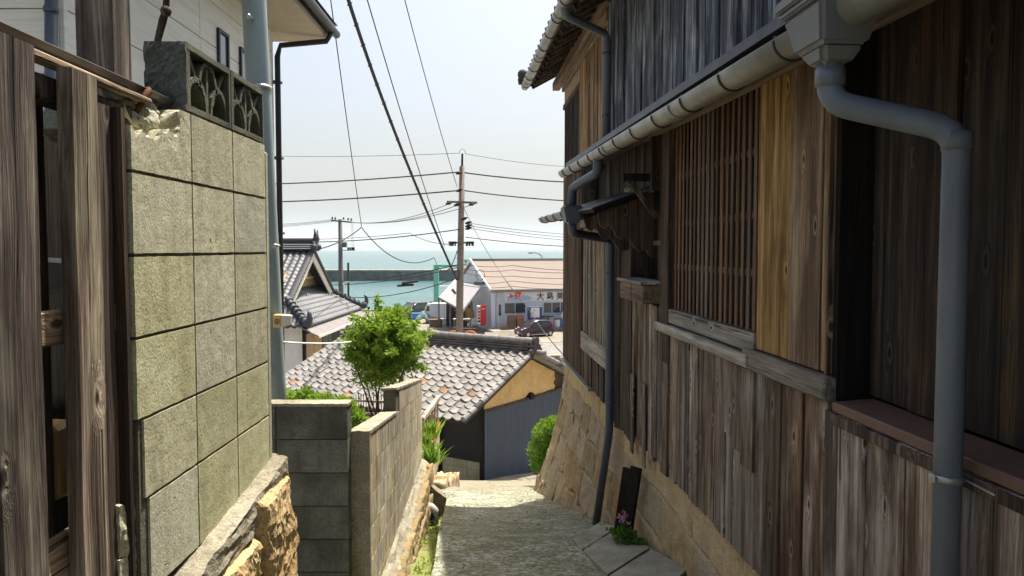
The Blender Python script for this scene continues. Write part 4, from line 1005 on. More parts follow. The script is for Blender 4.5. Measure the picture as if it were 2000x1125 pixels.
board('purlin', 'wood_beam', 7.0, 10.9, 0.02, 0.12, 2.215, 2.32)
for z in range(14):
    o = 0.47 - z * 0.28
    hb().tube([(11.06, o + 0.03, UE(11.0) + 0.09 + (0.47 - o) * 0.46), (11.06, o - 0.26, UE(11.0) + 0.10 + (0.75 - o) * 0.46)], 0.075, 10).build('verge_tile', MT['ridge_dark'], ur)
g = hb(); g.ball((11.05, 0.53, UE(11.0) + 0.20), 0.075, 10); g.tube([(11.05, 0.46, UE(11.0) + 0.12), (11.05, 0.59, UE(11.0) + 0.10)], 0.05, 8)
g.build('corner_tile', MT['ridge_dark'], ur, smooth=True)
half_gutter(-1.5, 10.85, 0.51, lambda s: UE(s) - 0.0, 0.055, 'gutter', wh, 0.6, 'upper_gutter')
up = pipe('downpipe', [(6.55, 0.51, UE(6.5) + 0.0), (6.55, 0.51, UE(6.5) - 0.10), (6.95, 0.085, UE(6.9) - 0.16), (6.95, 0.085, 0.88)], 0.036, 'pipe_grey', wh, 14)
for z in (1.75, 1.2): hb().tube([(6.95, 0.085, z), (6.95, 0.085, z - 0.02)], 0.041, 14).build('clamp', MT['pipe_dark'], up, smooth=True)

# ---------------------------------------------------------------- battered stone base under the house
sb = thing('stone_base', 'tan granite stone foundation flaring out under the timber house', 'foundation', HM @ Vector((6.5, 0, -3.0)), math.atan2(HT.y, HT.x))
ZT = -1.49
def flare(s): return interp(s, [(-2, 0.0), (6.2, 0.012), (7.4, 0.10), (9, 0.25), (10.4, 0.38), (11.2, 0.42)])
def bpos(s, d, lift=0.0):
    tot = max(0.3, -ZT + road_z(s) * -1 * 0 - 0) if False else max(0.35, ZT - (road_z(s) - 0.1))
    t = max(0.0, min(1.3, d / tot))
    fl_ = flare(s)
    o = -0.012 + fl_ * t ** 1.6 + lift
    ss = s + 0.62 * max(0.0, (s - 8.6) / 1.85) ** 1.5 * t ** 1.7
    return (ss, o, ZT - d)
rowsd = [0.0, 0.235, 0.56, 0.92, 1.30, 1.72, 2.25]
def dwarp(s, d, k):
    f = 1.0 if s > 7.0 else 0.45
    if k == 0: return 0.0, 0.0
    return 0.07 * f * fbm(s * 1.9, d * 1.9, 1.0), 0.075 * f * fbm(s * 1.7, d * 2.3, 5.0)
cnt = 0
for r in range(6):
    s = -1.5 + ru(0, 0.3)
    while s < 10.42:
        w = ru(0.75, 1.25) if r == 0 else (ru(0.7, 1.1) if s < 7 else ru(0.34, 0.66))
        e = min(s + w, 10.43)
        if 10.43 - e < 0.2: e = 10.43
        d0, d1 = rowsd[r], rowsd[r + 1]
        if ZT - d0 > road_z(s + 0.3) - 0.12 or ZT - d0 > road_z(e) - 0.12:
            sd = ru(0, 80); amp = 0.008 if r == 0 else (0.012 if s < 7 else 0.022)
            base_l = ru(-0.006, 0.007) if r else 0.004
            def fn(a, b, s=s, e=e, d0=d0, d1=d1, r=r, sd=sd, amp=amp, bl=base_l):
                gp = 0.0015 if s < 7 else 0.003
                ds, dz = s + (e - s) * a, d0 + (d1 - d0) * (1 - b)
                w0 = dwarp(ds, dz, 0 if (r == 0 and b == 1) else 1)
                if r == 0 and b > 0.5: w0 = (0, 0)
                ed = min(a, 1 - a) * (e - s); eb = min(b, 1 - b) * (d1 - d0); q = min(ed, eb)
                drop = -0.012 * max(0.0, 1 - q / 0.022) ** 2
                ds += gp * (1 if a == 0 else -1 if a == 1 else 0) + w0[0]
                dz += gp * (1 if b == 1 else -1 if b == 0 else 0) + w0[1]
                ds = min(ds, 10.44)
                p = bpos(ds, max(dz, 0.002), bl + drop)
                return (p[0], p[1] + amp * fbm(ds * 5, dz * 5, sd) + 0.4 * amp * fbm(ds * 17, dz * 17, sd), p[2])
            hb().slab(fn, 20, 14, (0, -0.10, 0)).build('stone', MT['base_slab' if r == 0 else 'base_stone'], sb, smooth=False)
            cnt += 1
        s = e
hb().slab(lambda a, b: (lambda p: (p[0] - 0.01, p[1] - 0.035, p[2]))(bpos(-1.5 + 11.93 * a, 2.4 * b)), 60, 20, (0, -0.05, 0)).build('core', MT['base_gap'], sb)
hb().slab(lambda a, b: (lambda p: (p[0] - 0.005, p[1] - 4.0 * b, p[2]))(bpos(10.43, 2.4 * a)), 14, 10, (-0.08, 0, 0)).build('core', MT['base_stone'], sb)

# plank leaning on the base, slabs, small plant
pl = thing('leaning_planks', 'two dark old planks leaning against the tan stone base', 'plank', HM @ Vector((6.0, 0.09, -2.25)))
for k, (ds, do) in enumerate(((0.0, 0.0), (0.105, 0.006))):
    b0 = Vector((5.86 + ds * 0.75, 0.06 + do * 7, -2.27)); t0 = Vector((5.62 + ds * 0.75, 0.035 + do * 7, -1.62 - 0.03 * k))
    w = Vector((0.085, 0.055, -0.0)); th = Vector((-0.012, 0.024, 0.003))
    hb().hexa([b0, b0 + w, b0 + w + th, b0 + th], [t0, t0 + w, t0 + w + th, t0 + th]).build('board', MT['wood_black'], pl, bevel=0.004)
def on_road(u, v):
    d = ray(u, v); y = 3.0
    for _ in range(400):
        if d.z * y < road_z(y): break
        y += 0.02
    return d * y
for i, poly in enumerate([[(1118, 1058), (1172, 1030), (1204, 1040), (1137, 1080)], [(1140, 1082), (1207, 1043), (1268, 1084), (1186, 1128)], [(1190, 1131), (1272, 1087), (1345, 1125), (1275, 1180)]]):
    pts = [on_road(u, v) for u, v in poly]
    c = sum(pts, Vector()) / 4
    lift = Vector((0, 0, 0.035))
    top = lambda a, b: (pts[0].lerp(pts[1], a)).lerp(pts[3].lerp(pts[2], a), b) + Vector((0, 0, 0.022 + 0.006 * fbm(a * 3 + i, b * 3) + 0.03 * a))
    MB().slab(lambda a, b: top(b, a), 10, 10, (0, 0, -0.12)).build('paving_slab', MT['slabstone'], label=['narrow cracked grey stone slab beside the dark downpipe foot', 'broad grey stone slab in front of the leaning planks', 'sloping grey stone slab against the house base past the flowering plant'][i], cat='slab')
# ================================================================ foliage
def leaves(g, blobs, n, ln, wd, shell=0.55, up=0.25, droop=0.0):
    tot = sum(b[1][0] * b[1][1] * b[1][2] for b in blobs) ; 
    for c, r in blobs:
        c = Vector(c)
        for _ in range(int(n * r[0] * r[1] * r[2] / tot)):
            d = Vector((random.gauss(0, 1), random.gauss(0, 1), random.gauss(0, 1))).normalized()
            k = shell + (1 - shell) * rnd() if rnd() < 0.75 else rnd()
            k *= 1 + 0.22 * fbm(d.x * 2.2 + c.x, d.y * 2.2, d.z * 2.2)
            p = c + Vector((d.x * r[0] * k, d.y * r[1] * k, d.z * r[2] * k))
            a = (d + Vector((ru(-1, 1), ru(-1, 1), ru(-0.6, 0.9) + up))).normalized()
            b = a.cross(Vector((ru(-1, 1), ru(-1, 1), ru(-1, 1)))).normalized()
            nn = a.cross(b)
            L = ln * ru(0.7, 1.3); W = wd * ru(0.7, 1.25)
            g.add([p, p + a * L * 0.5 + b * W / 2 + nn * 0.12 * L, p + a * L + Vector((0, 0, -droop * L)), p + a * L * 0.5 - b * W / 2 + nn * 0.12 * L], [(0, 1, 2), (0, 2, 3)])
def blades(g, c, n, h, r, w=0.012):
    for _ in range(n):
        p = Vector(c) + Vector((random.gauss(0, r * 0.5), random.gauss(0, r * 0.5), 0))
        d = Vector((random.gauss(0, 0.28), random.gauss(0, 0.28), 1)).normalized(); H = h * ru(0.5, 1.1)
        s_ = d.cross(Vector((ru(-1, 1), ru(-1, 1), 0.1))).normalized() * w
        bend = Vector((d.x, d.y, 0)) * H * 0.35
        g.add([p - s_, p + s_, p + d * H * 0.55 + s_ * 0.8, p + d * H * 0.55 - s_ * 0.8, p + d * H + bend], [(0, 1, 2, 3), (3, 2, 4)])

# ================================================================ the tiled shed
SR = Vector((0.848, -0.53, 0)).normalized(); SG = Vector((-SR.y, SR.x, 0)) * -1.0     # SR along the ridge to the right, SG down the near slope (horizontal)
SG = Vector((-0.53, -0.848, 0)).normalized()
RA = Vector((0.585, 20.5, -2.77)); SW, SHH, SLEN = 3.22, 1.23, 6.8
shed = thing('tiled_shed', 'low shed under an old pantile roof with mud plaster gable and slate blue sheeting', 'shed', RA + Vector((-1, 0, -3.3)))
DS = (SG * SW + Vector((0, 0, -SHH))).normalized(); NS = SR.cross(DS) * -1
if NS.z < 0: NS = -NS
LS = math.hypot(SW, SHH)
def frame(o, x, y, z): return Matrix(((x.x, y.x, z.x, o.x), (x.y, y.y, z.y, o.y), (x.z, y.z, z.z, o.z), (0, 0, 0, 1)))
TC = 0.289; TR = LS / 13.0; TL = TR * 1.22
def tile_mesh(mat, nm):
    g = MB(); nx = 9
    def pz(t):
        return 0.072 * (2 * t - 1.0) ** 2 - 0.004 + (0.012 * math.exp(-((t - 0.94) / 0.08) ** 2))
    vs = []
    for yy, lift in ((0.0, 0.0), (TL * 0.5, 0.012), (TL, 0.034)):
        for th in (0.0, -0.032):
            for i in range(nx + 1):
                t = i / nx
                dip = 0.014 * (1 - (2 * t - 1) ** 2) if yy == TL else 0.0
                vs.append(((t - 0.5) * TC * 1.06, yy + dip, pz(t) + lift + th))
    m = nx + 1; fs = []
    for r in range(2):
        for i in range(nx):
            a = r * 2 * m + i; b = (r + 1) * 2 * m + i
            fs.append((a, b, b + 1, a + 1)); fs.append((a + m, a + m + 1, b + m + 1, b + m))
        for i in (0, nx):
            a = r * 2 * m + i; b = (r + 1) * 2 * m + i
            fs.append((a, a + m, b + m, b) if i == 0 else (a, b, b + m, a + m))
    for base in (0, 4 * m):
        for i in range(nx):
            a = base + i
            fs.append((a, a + 1, a + m + 1, a + m) if base == 0 else (a, a + m, a + m + 1, a + 1))
    g.add(vs, fs)
    return g.mesh(nm, mat, None, False)
tmA = tile_mesh(MT['tile_old'], 'tile'); tmB = tile_mesh(MT['tile_rust'], 'tile')
roof = MB().add([RA - NS * 0.03, RA - SR * SLEN - NS * 0.03, RA - SR * SLEN + DS * LS - NS * 0.03, RA + DS * LS - NS * 0.03], [(0, 1, 2, 3)])
roof.slab(lambda a, b: RA - SR * (SLEN * a) + DS * (LS * b) - NS * 0.03, 2, 2, -NS * 0.08)
rfo = roof.build('roof', MT['black_board'], shed)
NCOL = int(SLEN / TC)
fx_ = Matrix.Identity(4)
for j in range(13):
    for i in range(NCOL + 1):
        off = TC * i + 0.13
        o = RA - SR * (off - ru(-0.008, 0.008)) + DS * (TR * j + ru(-0.008, 0.01)) + NS * (0.012 + ru(-0.006, 0.008))
        x = SR.copy(); y = DS.copy(); z = NS.copy()
        M = frame(o, x, y, z) if x.cross(y).dot(z) > 0 else frame(o, -x, y, z)
        M = M @ Matrix.Rotation(ru(-0.035, 0.035), 4, 'Z') @ Matrix.Rotation(ru(-0.02, 0.02), 4, 'Y')
        rust = rnd() < 0.02
        inst(tmB if rust else tmA, 'tile', rfo, M)
# far slope: same tiles, out of sight
SG2 = -SG; DS2 = (SG2 * SW + Vector((0, 0, -SHH))).normalized(); NS2 = (NS - Vector((0, 0, NS.z))) * -1 + Vector((0, 0, NS.z))
MB().slab(lambda a, b: RA - SR * (SLEN * a) + DS2 * (LS * b) + NS2 * (0.02 + 0.03 * math.sin(a * SLEN / TC * 2 * math.pi) + 0.02 * ((b * 13) % 1)), 190, 26, -NS2 * 0.05).build('far_slope', MT['tile_old'], rfo, kind='stuff')
# ridge: stacked flat courses, round cover tiles, end tile
rg = MB()
for k in range(4):
    w = 0.34 - 0.045 * k; z = 0.035 + 0.068 * k
    L = int(SLEN / 0.30)
    for q in range(L + 1):
        a = RA - SR * (q * 0.30 - 0.04 + (0.15 if k % 2 else 0)) + Vector((0, 0, z + ru(-0.005, 0.005)))
        b = a - SR * 0.295
        rg.bar(a, b, w * 2 if False else w, 0.05)
rdg = rg.build('ridge', MT['ridge_dark'], rfo, kind='stuff')
for q in range(int(SLEN / 0.285) + 1):
    a = RA - SR * (q * 0.285 - 0.05) + Vector((0, 0, 0.305 + ru(-0.004, 0.004))); b = a - SR * 0.30 + Vector((0, 0, 0.012))
    MB().tube([a, a - SR * 0.02, b], [0.100, 0.092, 0.086], 12).build('ridge_tile', MT['tile_old'], rfo, smooth=False)
e0 = RA + SR * 0.05
g = MB()
for (a, b, r) in ((0, 0.31, 0.12), (-0.11, 0.14, 0.09), (0.11, 0.14, 0.09), (0.0, 0.16, 0.10), (-0.2, 0.05, 0.07), (0.2, 0.05, 0.07)):
    c = e0 + SG * a + Vector((0, 0, b)); g.tube([c - SR * 0.05, c + SR * 0.06], r, 12)
g.build('end_tile', MT['ridge_dark'], rfo)
g = MB().tube([e0 + Vector((0, 0, 0.02)) - SR * 0.05, e0 + SR * 0.30 + Vector((0, 0, 0.0))], 0.075, 12); g.build('end_roll', MT['tile_old'], rfo)
# verge tiles down both rakes
for (dsv, nv) in ((DS, NS), (DS2, NS2)):
    for k in range(13):
        a = RA + SR * 0.02 + dsv * (k * TR + 0.02) + nv * 0.045; b = a + dsv * (TR * 1.1) + nv * 0.02
        MB().tube([a, b], [0.062, 0.07], 10).build('verge_tile', MT['tile_old'] if k % 5 else MT['ridge_dark'], rfo)
# gable wall
GP = RA - SR * 0.34
def gh(u, v): return hit(u, v, GP, SR)
Kt = gh(945, 805); Rt = gh(1100, 758)
GB = -6.4
def slope_z(p):          # underside of the roof above a gable point
    w = abs((p - RA).dot(SG)); return RA.z - SHH / SW * w - 0.10
def gcol(c, z): q = GP + SG * c; return Vector((q.x, q.y, z))
ck = (Kt - GP).dot(SG); cr = (Rt - GP).dot(SG)
topz = lambda c: Kt.z + (Rt.z - Kt.z) * (c - ck) / (cr - ck)
nsh = 6
cR = -3.0
for k in range(nsh):
    a0 = ck + (cR - ck) * k / nsh; a1 = ck + (cR - ck) * (k + 1) / nsh
    def fn(a, b, a0=a0, a1=a1):
        c = a0 + (a1 - a0) * a; p = gcol(c, GB + (topz(c) - GB) * b)
        return p + SR * (0.012 + 0.010 * math.cos(2 * math.pi * c / 0.095))
    MB().slab(fn, 60, 1, -SR * 0.003).build('sheet', MT['blue_sheet'], shed)
MB().hexa([gcol(ck + 0.02, topz(ck) - 0.02) + SR * 0.035, gcol(cR, topz(cR) - 0.02) + SR * 0.035, gcol(cR, topz(cR) - 0.02) - SR * 0.02, gcol(ck + 0.02, topz(ck) - 0.02) - SR * 0.02], [gcol(ck + 0.02, topz(ck) + 0.05) + SR * 0.035, gcol(cR, topz(cR) + 0.05) + SR * 0.035, gcol(cR, topz(cR) + 0.05) - SR * 0.02, gcol(ck + 0.02, topz(ck) + 0.05) - SR * 0.02]).build('head_batten', MT['wood_dark'], shed)
# mud plaster, ragged where it fell from the far side
mud_r = -1.75
def mudfn(a, b):
    c = ck - 0.02 + (mud_r + 0.10 * fbm(b * 4, 2.0) + 0.06 * fbm(b * 13, 1.0) - ck) * a
    z0 = topz(c) + 0.045 + 0.03 * fbm(c * 3, 4.4) + (0.12 * math.exp(-((c + 0.35) / 0.16) ** 2)); z1 = slope_z(gcol(c, 0)) - 0.0
    z1 = max(z1, z0 + 0.002)
    return gcol(c, z0 + (z1 - z0) * b) + SR * (0.0 + 0.012 * fbm(c * 3, b * 3))
MB().slab(mudfn, 60, 14, -SR * 0.04).build('mud_plaster', MT['mud'], shed)
def backfn(a, b):
    c = ck + (cR - ck) * a; z1 = slope_z(gcol(c, 0)) + 0.05
    return gcol(c, GB + (max(z1, GB + 0.1) - GB) * b) - SR * 0.05
MB().slab(backfn, 30, 4, -SR * 0.05).build('gable_boards', MT['wood_dark'], shed)
pe = gcol(-0.35, topz(-0.35) + 0.07); MB().tube([pe - SR * 0.2, pe + SR * 0.10], 0.10, 12).build('beam_end', MT['wood_black'], shed)
# long wall below the near eave
K0 = gcol(ck, 0)
def lwp(d, z): q = K0 - SR * d; return Vector((q.x, q.y, z))
bz = gh(945, 905).z
MB().slab(lambda a, b: lwp(0.02 + 6.0 * a, bz + (slope_z(K0) + 0.1 - bz) * b), 4, 2, -SG * 0.06).build('black_wall', MT['black_board'], shed)
for d in (0.0, 1.3, 2.6, 3.9): MB().bar(lwp(d + 0.05, GB) + SG * 0.03, lwp(d + 0.05, slope_z(K0) + 0.05) + SG * 0.03, 0.10, 0.10).build('post', MT['wood_black'], shed)
for r in range(5):
    for q in range(8):
        a = 0.12 + q * 0.405; z0 = bz - 0.2 * (r + 1)
        MB().slab(lambda u_, v_: lwp(a + 0.004 + 0.397 * u_, z0 + 0.004 + 0.192 * v_) + SG * 0.02, 2, 2, -SG * 0.1).build('block', MT['block'], shed)
MB().slab(lambda a, b: lwp(0.1 + 3.3 * a, GB + (bz - GB) * b) - SG * 0.0, 2, 2, -SG * 0.1).build('mortar_core', MT['mortar'], shed)

# ================================================================ garden behind the long wall
tr = thing('shrub_tree', 'bushy bright green shrub tree with thin stems behind the garden wall', 'tree', at(735, 800, 11.6))
base = at(738, 800, 11.6)
g = MB()
for (u, v, dy) in ((700, 690, 0.2), (722, 650, -0.1), (745, 640, 0.1), (775, 660, 0.2), (798, 690, -0.1), (690, 700, -0.2), (760, 690, 0.0)):
    e = at(u, v, 11.6 + dy); b0 = base + Vector((ru(-0.10, 0.16), ru(-0.1, 0.1), -0.5))
    m_ = b0.lerp(e, 0.5) + Vector((ru(-0.04, 0.04), 0, 0))
    g.tube([b0, m_, e], [0.018, 0.013, 0.006], 6)
    for _ in range(3):
        q = m_.lerp(e, rnd()); g.tube([q, q + Vector((ru(-0.2, 0.2), ru(-0.2, 0.2), ru(0.05, 0.25)))], [0.006, 0.003], 5)
g.build('trunk', MT['bark'], tr, smooth=True)
g = MB()
bl = []
for (u, v, r) in ((742, 635, 24), (765, 628, 26), (720, 655, 30), (790, 648, 28), (752, 660, 34), (808, 668, 20), (700, 690, 30), (735, 695, 36), (775, 690, 38), (688, 662, 14), (803, 690, 22), (748, 722, 28), (715, 722, 20), (785, 718, 18), (672, 672, 12), (755, 612, 14), (683, 640, 9), (825, 662, 9), (704, 738, 18), (738, 746, 22), (772, 738, 20), (722, 748, 16)):
    R_ = r / F * 11.6
    bl.append((at(u, v, 11.6 + ru(-0.22, 0.22)), (R_, R_ * 1.1, R_ * 0.92)))
leaves(g, bl, 6200, 0.062, 0.032, shell=0.3)
tw = MB(); cc = at(748, 680, 11.6)
for k in range(175):
    d = Vector((random.gauss(0, 1), random.gauss(0, 0.9), random.gauss(0.15, 0.85))).normalized()
    L = ru(0.70, 1.10) if k < 145 else ru(1.15, 1.45); R_ = Vector((0.60 * d.x, 0.55 * d.y, (0.60 if d.z > 0 else 0.52) * d.z)) * L
    e = cc + R_; q = cc + R_ * 0.4
    tw.tube([q, q.lerp(e, 0.6) + Vector((0, 0, 0.03)), e], [0.006, 0.004, 0.002], 4)
    n_ = random.randint(2, 4)
    for i in range(n_):
        c = q.lerp(e, 0.45 + 0.6 * i / n_); r = ru(0.035, 0.085)
        leaves(g, [(c, (r, r, r * 0.8))], random.randint(16, 34), 0.068, 0.034, 0.1, 0.3, 0.15)
tw.build('twigs', MT['bark'], tr)
g.build('crown', MT['leaf_tree'], tr)
for i, (lab, bl_, Y, n) in enumerate([('lime green low bush between the steel pole and the dark wall end', [(575, 790, 24), (600, 778, 20), (625, 790, 20), (560, 775, 14), (640, 782, 14)], 8.6, 2200),
                                     ('leafy lime bush spilling in front of the bamboo fence', [(680, 800, 18), (665, 788, 14), (700, 815, 14), (692, 830, 12)], 8.8, 1300)]):
    bb = [(at(u, v, Y + ru(-0.15, 0.15)), (r / F * Y, r / F * Y * 1.2, r / F * Y)) for u, v, r in bl_]
    t = thing('low_bush', lab, 'bush', bb[0][0] + Vector((0, 0, -0.4)))
    g = MB(); leaves(g, bb, n, 0.055, 0.022, 0.3, 0.4); g.build('crown', MT['leaf_lime'], t)
    g = MB()
    for c, r in bb: g.tube([c + Vector((0, 0, -0.9)), c], [0.01, 0.005], 5)
    g.build('trunk', MT['bark'], t)
bf = thing('bamboo_fence', 'thin bamboo stake fence below the shed eave', 'fence', at(690, 830, 13.2))
for k in range(30):
    u = 612 + k * 4.9; p = at(u, 768 + ru(-4, 8), 13.2 + 0.004 * (u - 612)); q = Vector((p.x + ru(-0.02, 0.02), p.y, p.z - 0.75))
    MB().tube([q, p], 0.0085, 6).build('stake', MT['wood_palez'] if k % 3 else MT['bark'], bf)
for dz in (0, -0.22):
    a, b = at(590, 778, 13.15), at(752, 784, 13.7); MB().bar(a + Vector((0, -0.03, dz)), b + Vector((0, -0.03, dz)), 0.03, 0.035).build('rail', MT['wood_palez'], bf)
# little gate with a pale sloping rail
ga = thing('slatted_gate', 'weathered board gate with pale sloping top rail at the garden wall end', 'gate', at(842, 850, 12.2))
a, b = at(857, 776, 12.9), at(824, 820, 11.6)
MB().bar(a, b, 0.07, 0.07).build('top_rail', MT['wood_palez'], ga, bevel=0.006)
for k in range(6):
    p = a.lerp(b, (k + 0.5) / 6); MB().bar(p + Vector((0, 0, -0.9)), p + Vector((0, 0, -0.04)), 0.16, 0.02, (1, 0, 0)).build('board', MT['wood_grey'], ga)
# planter with terracotta edging
plw = thing('planter', 'raised planter with terracotta edging on pale stone beside the lane', 'planter', (-1.3, 11.8, -4.0))
for r in range(3):
    for k in range(5):
        y0 = 10.95 + k * 0.40; z0 = -3.52 + 0.2 * r - 0.02 * k
        MB().box(-1.30, -1.19 - 0.01 * k, y0 + 0.004, y0 + 0.396, z0 + 0.003, z0 + 0.197, 0.003).build('block', MT['block_warm'], plw, bevel=0.004)
for k in range(9):
    y0 = 10.97 + k * 0.215
    MB().box(-1.34, -1.17 - 0.005 * k, y0 + 0.004, y0 + 0.21, -2.915 - 0.01 * k, -2.845 - 0.01 * k, 0.003).build('edging_brick', MT['terracotta'], plw, bevel=0.006)
MB().box(-2.4, -1.30, 10.9, 12.98, -3.6, -2.90).build('soil', MT['soil'], plw)
for k in range(7):
    rock('stone', MT['rubble'] if k % 2 else MT['base_stone'], plw, (-1.13 + 0.01 * k, 11.25 + 0.28 * k, -3.66 - 0.07 * k), (0.30, 0.34, 0.46), k + 90, 0.3, 0.3, 6)
MB().box(-1.36, -1.19, 10.80, 11.0, -2.99, -2.87, 0.004).build('planting_trough', MT['white'], bevel=0.012, label='white planting trough with reedy plant at the end of garden wall', cat='trough')
for i, (lab, u, v, Y, n, h, r) in enumerate([('upright reedy plant growing beside the white trough', 842, 903, 10.75, 110, 0.36, 0.10), ('tall grassy tuft growing behind terracotta edging', 842, 855, 11.5, 90, 0.34, 0.09), ('yellow green tuft between gate boards and trough', 833, 868, 11.0, 70, 0.22, 0.07)]):
    p = at(u, v, Y); t = thing('grass_tuft', lab, 'plant', p)
    g = MB(); blades(g, p, n, h, r); g.build('leaf_blades', MT['leaf_lime' if i else 'leaf_bush'], t)
# clipped bush by the stone corner
cb = thing('clipped_bush', 'dense clipped bright green bush behind the flared stone base corner', 'bush', at(1075, 945, 13.2))
g = MB(); bb = []
for (u, v, r) in ((1075, 850, 34), (1095, 840, 30), (1062, 880, 30), (1092, 880, 36), (1068, 908, 28), (1095, 915, 34), (1056, 905, 20), (1082, 835, 20)):
    bb.append((at(u, v, 13.2 + ru(-0.1, 0.1)), (r / F * 13.2,) * 3))
leaves(g, bb, 15000, 0.042, 0.026, shell=0.8, up=0.5)
g.build('crown', MT['leaf_bush'], cb)
g = MB().tube([at(1082, 960, 13.2), at(1082, 860, 13.2)], 0.03, 8); g.build('trunk', MT['bark'], cb)
# plant with pink flowers at the foot of the planks
p = HM @ Vector((5.92, 0.24, road_z(5.9) + 0.05)); p2 = at(1222, 1046, 5.62)
fp_ = thing('flowering_plant', 'small green plant with pink flowers at the foot of the dark planks', 'plant', p2)
g = MB(); leaves(g, [(p2 + Vector((0.0, 0, -0.01)), (0.085, 0.11, 0.05)), (p2 + Vector((0.075, -0.10, -0.03)), (0.06, 0.09, 0.045)), (p2 + Vector((-0.05, 0.09, -0.02)), (0.05, 0.07, 0.03))], 520, 0.032, 0.027, 0.2, 0.8); g.build('leaves', MT['leaf_dark'], fp_)
for k in range(9):
    q = p2 + Vector((ru(-0.05, 0.03), ru(-0.04, 0.1), ru(0.06, 0.15))); g = MB(); leaves(g, [(q, (0.014, 0.014, 0.014))], 14, 0.016, 0.012, 0.1); g.build('flower', MT['pink'], fp_)
    g = MB().tube([p2 + Vector((0, 0, -0.02)), q], 0.0025, 5); g.build('stem', MT['leaf_dark'], fp_)
# weeds along the foot of the wall and in the drain
wg = MB()
for (u, v) in ((1190, 1045), (1178, 1036), (1205, 1048), (1150, 1012), (1165, 1020), (1120, 995), (1050, 958), (1057, 962), (1040, 957)):
    q = on_road(u, v); leaves(wg, [(q + Vector((0, 0, 0.02)), (0.05, 0.05, 0.03))], 26, 0.03, 0.016, 0.1, 0.9)
for k in range(40):
    y = ru(5, 10); q = Vector((interp(y, EDGE) - ru(0.03, 0.2), y, road_z(y) - 0.2)); leaves(wg, [(q, (0.06, 0.08, 0.025))], 14, 0.03, 0.016, 0.1, 0.9)
wg.build('weeds', MT['leaf_lime'], kind='stuff', label='scattered small weeds along the wall foot and drain', cat='weeds')

# ================================================================ black tiled house with cream bargeboards
BE = Vector((0.0323, 0.9995, 0)).normalized(); BI = Vector((-BE.y, BE.x, 0)); BO = Vector((-8.04, 30.0, 0))
BMx = Matrix(((BE.x, BI.x, 0, BO.x), (BE.y, BI.y, 0, BO.y), (0, 0, 1, 0), (0, 0, 0, 1)))     # x along the hip eave, y into the house, z up
bh = thing('black_tiled_house', 'house with glossy black tiled roof, cream bargeboards and tan wall panels', 'house', BMx @ Vector((4.8, 4, -7.4)), math.atan2(BE.y, BE.x))
def bb_(): return MB(BMx)
EZ, A1, A2, W_ = -3.06, 0.62, 0.72, 9.6
P_ = 0.285
def hipfn(a, b):
    o = 1.75 * b; lo_ = o * A2 / A1; x = lo_ + (W_ - 2 * lo_) * a
    st = (b * 8) % 1.0
    return (x, o, EZ + A2 * o + 0.035 * math.sin(2 * math.pi * x / P_) + 0.03 * (1 - st) + 0.05)
broof = bb_().slab(hipfn, 280, 48, (0, 0, -0.1)).build('hip_roof', MT['tile_black'], bh, smooth=False)
for sgn in (0, 1):
    def mainfn(a, b, sgn=sgn):
        s = 4.8 * b
        lo_ = min(s * A1 / A2, 1.15) if s < 1.45 else 1.15
        o = lo_ + (13 - lo_) * a
        st = (b * 20) % 1.0
        return ((W_ - s) if sgn else s, o, EZ + A1 * s + 0.035 * math.sin(2 * math.pi * o / P_) + 0.03 * (1 - st) + 0.05)
    bb_().slab(mainfn, 220, 80, (0, 0, -0.1)).build('main_roof', MT['tile_black'], bh, smooth=False)
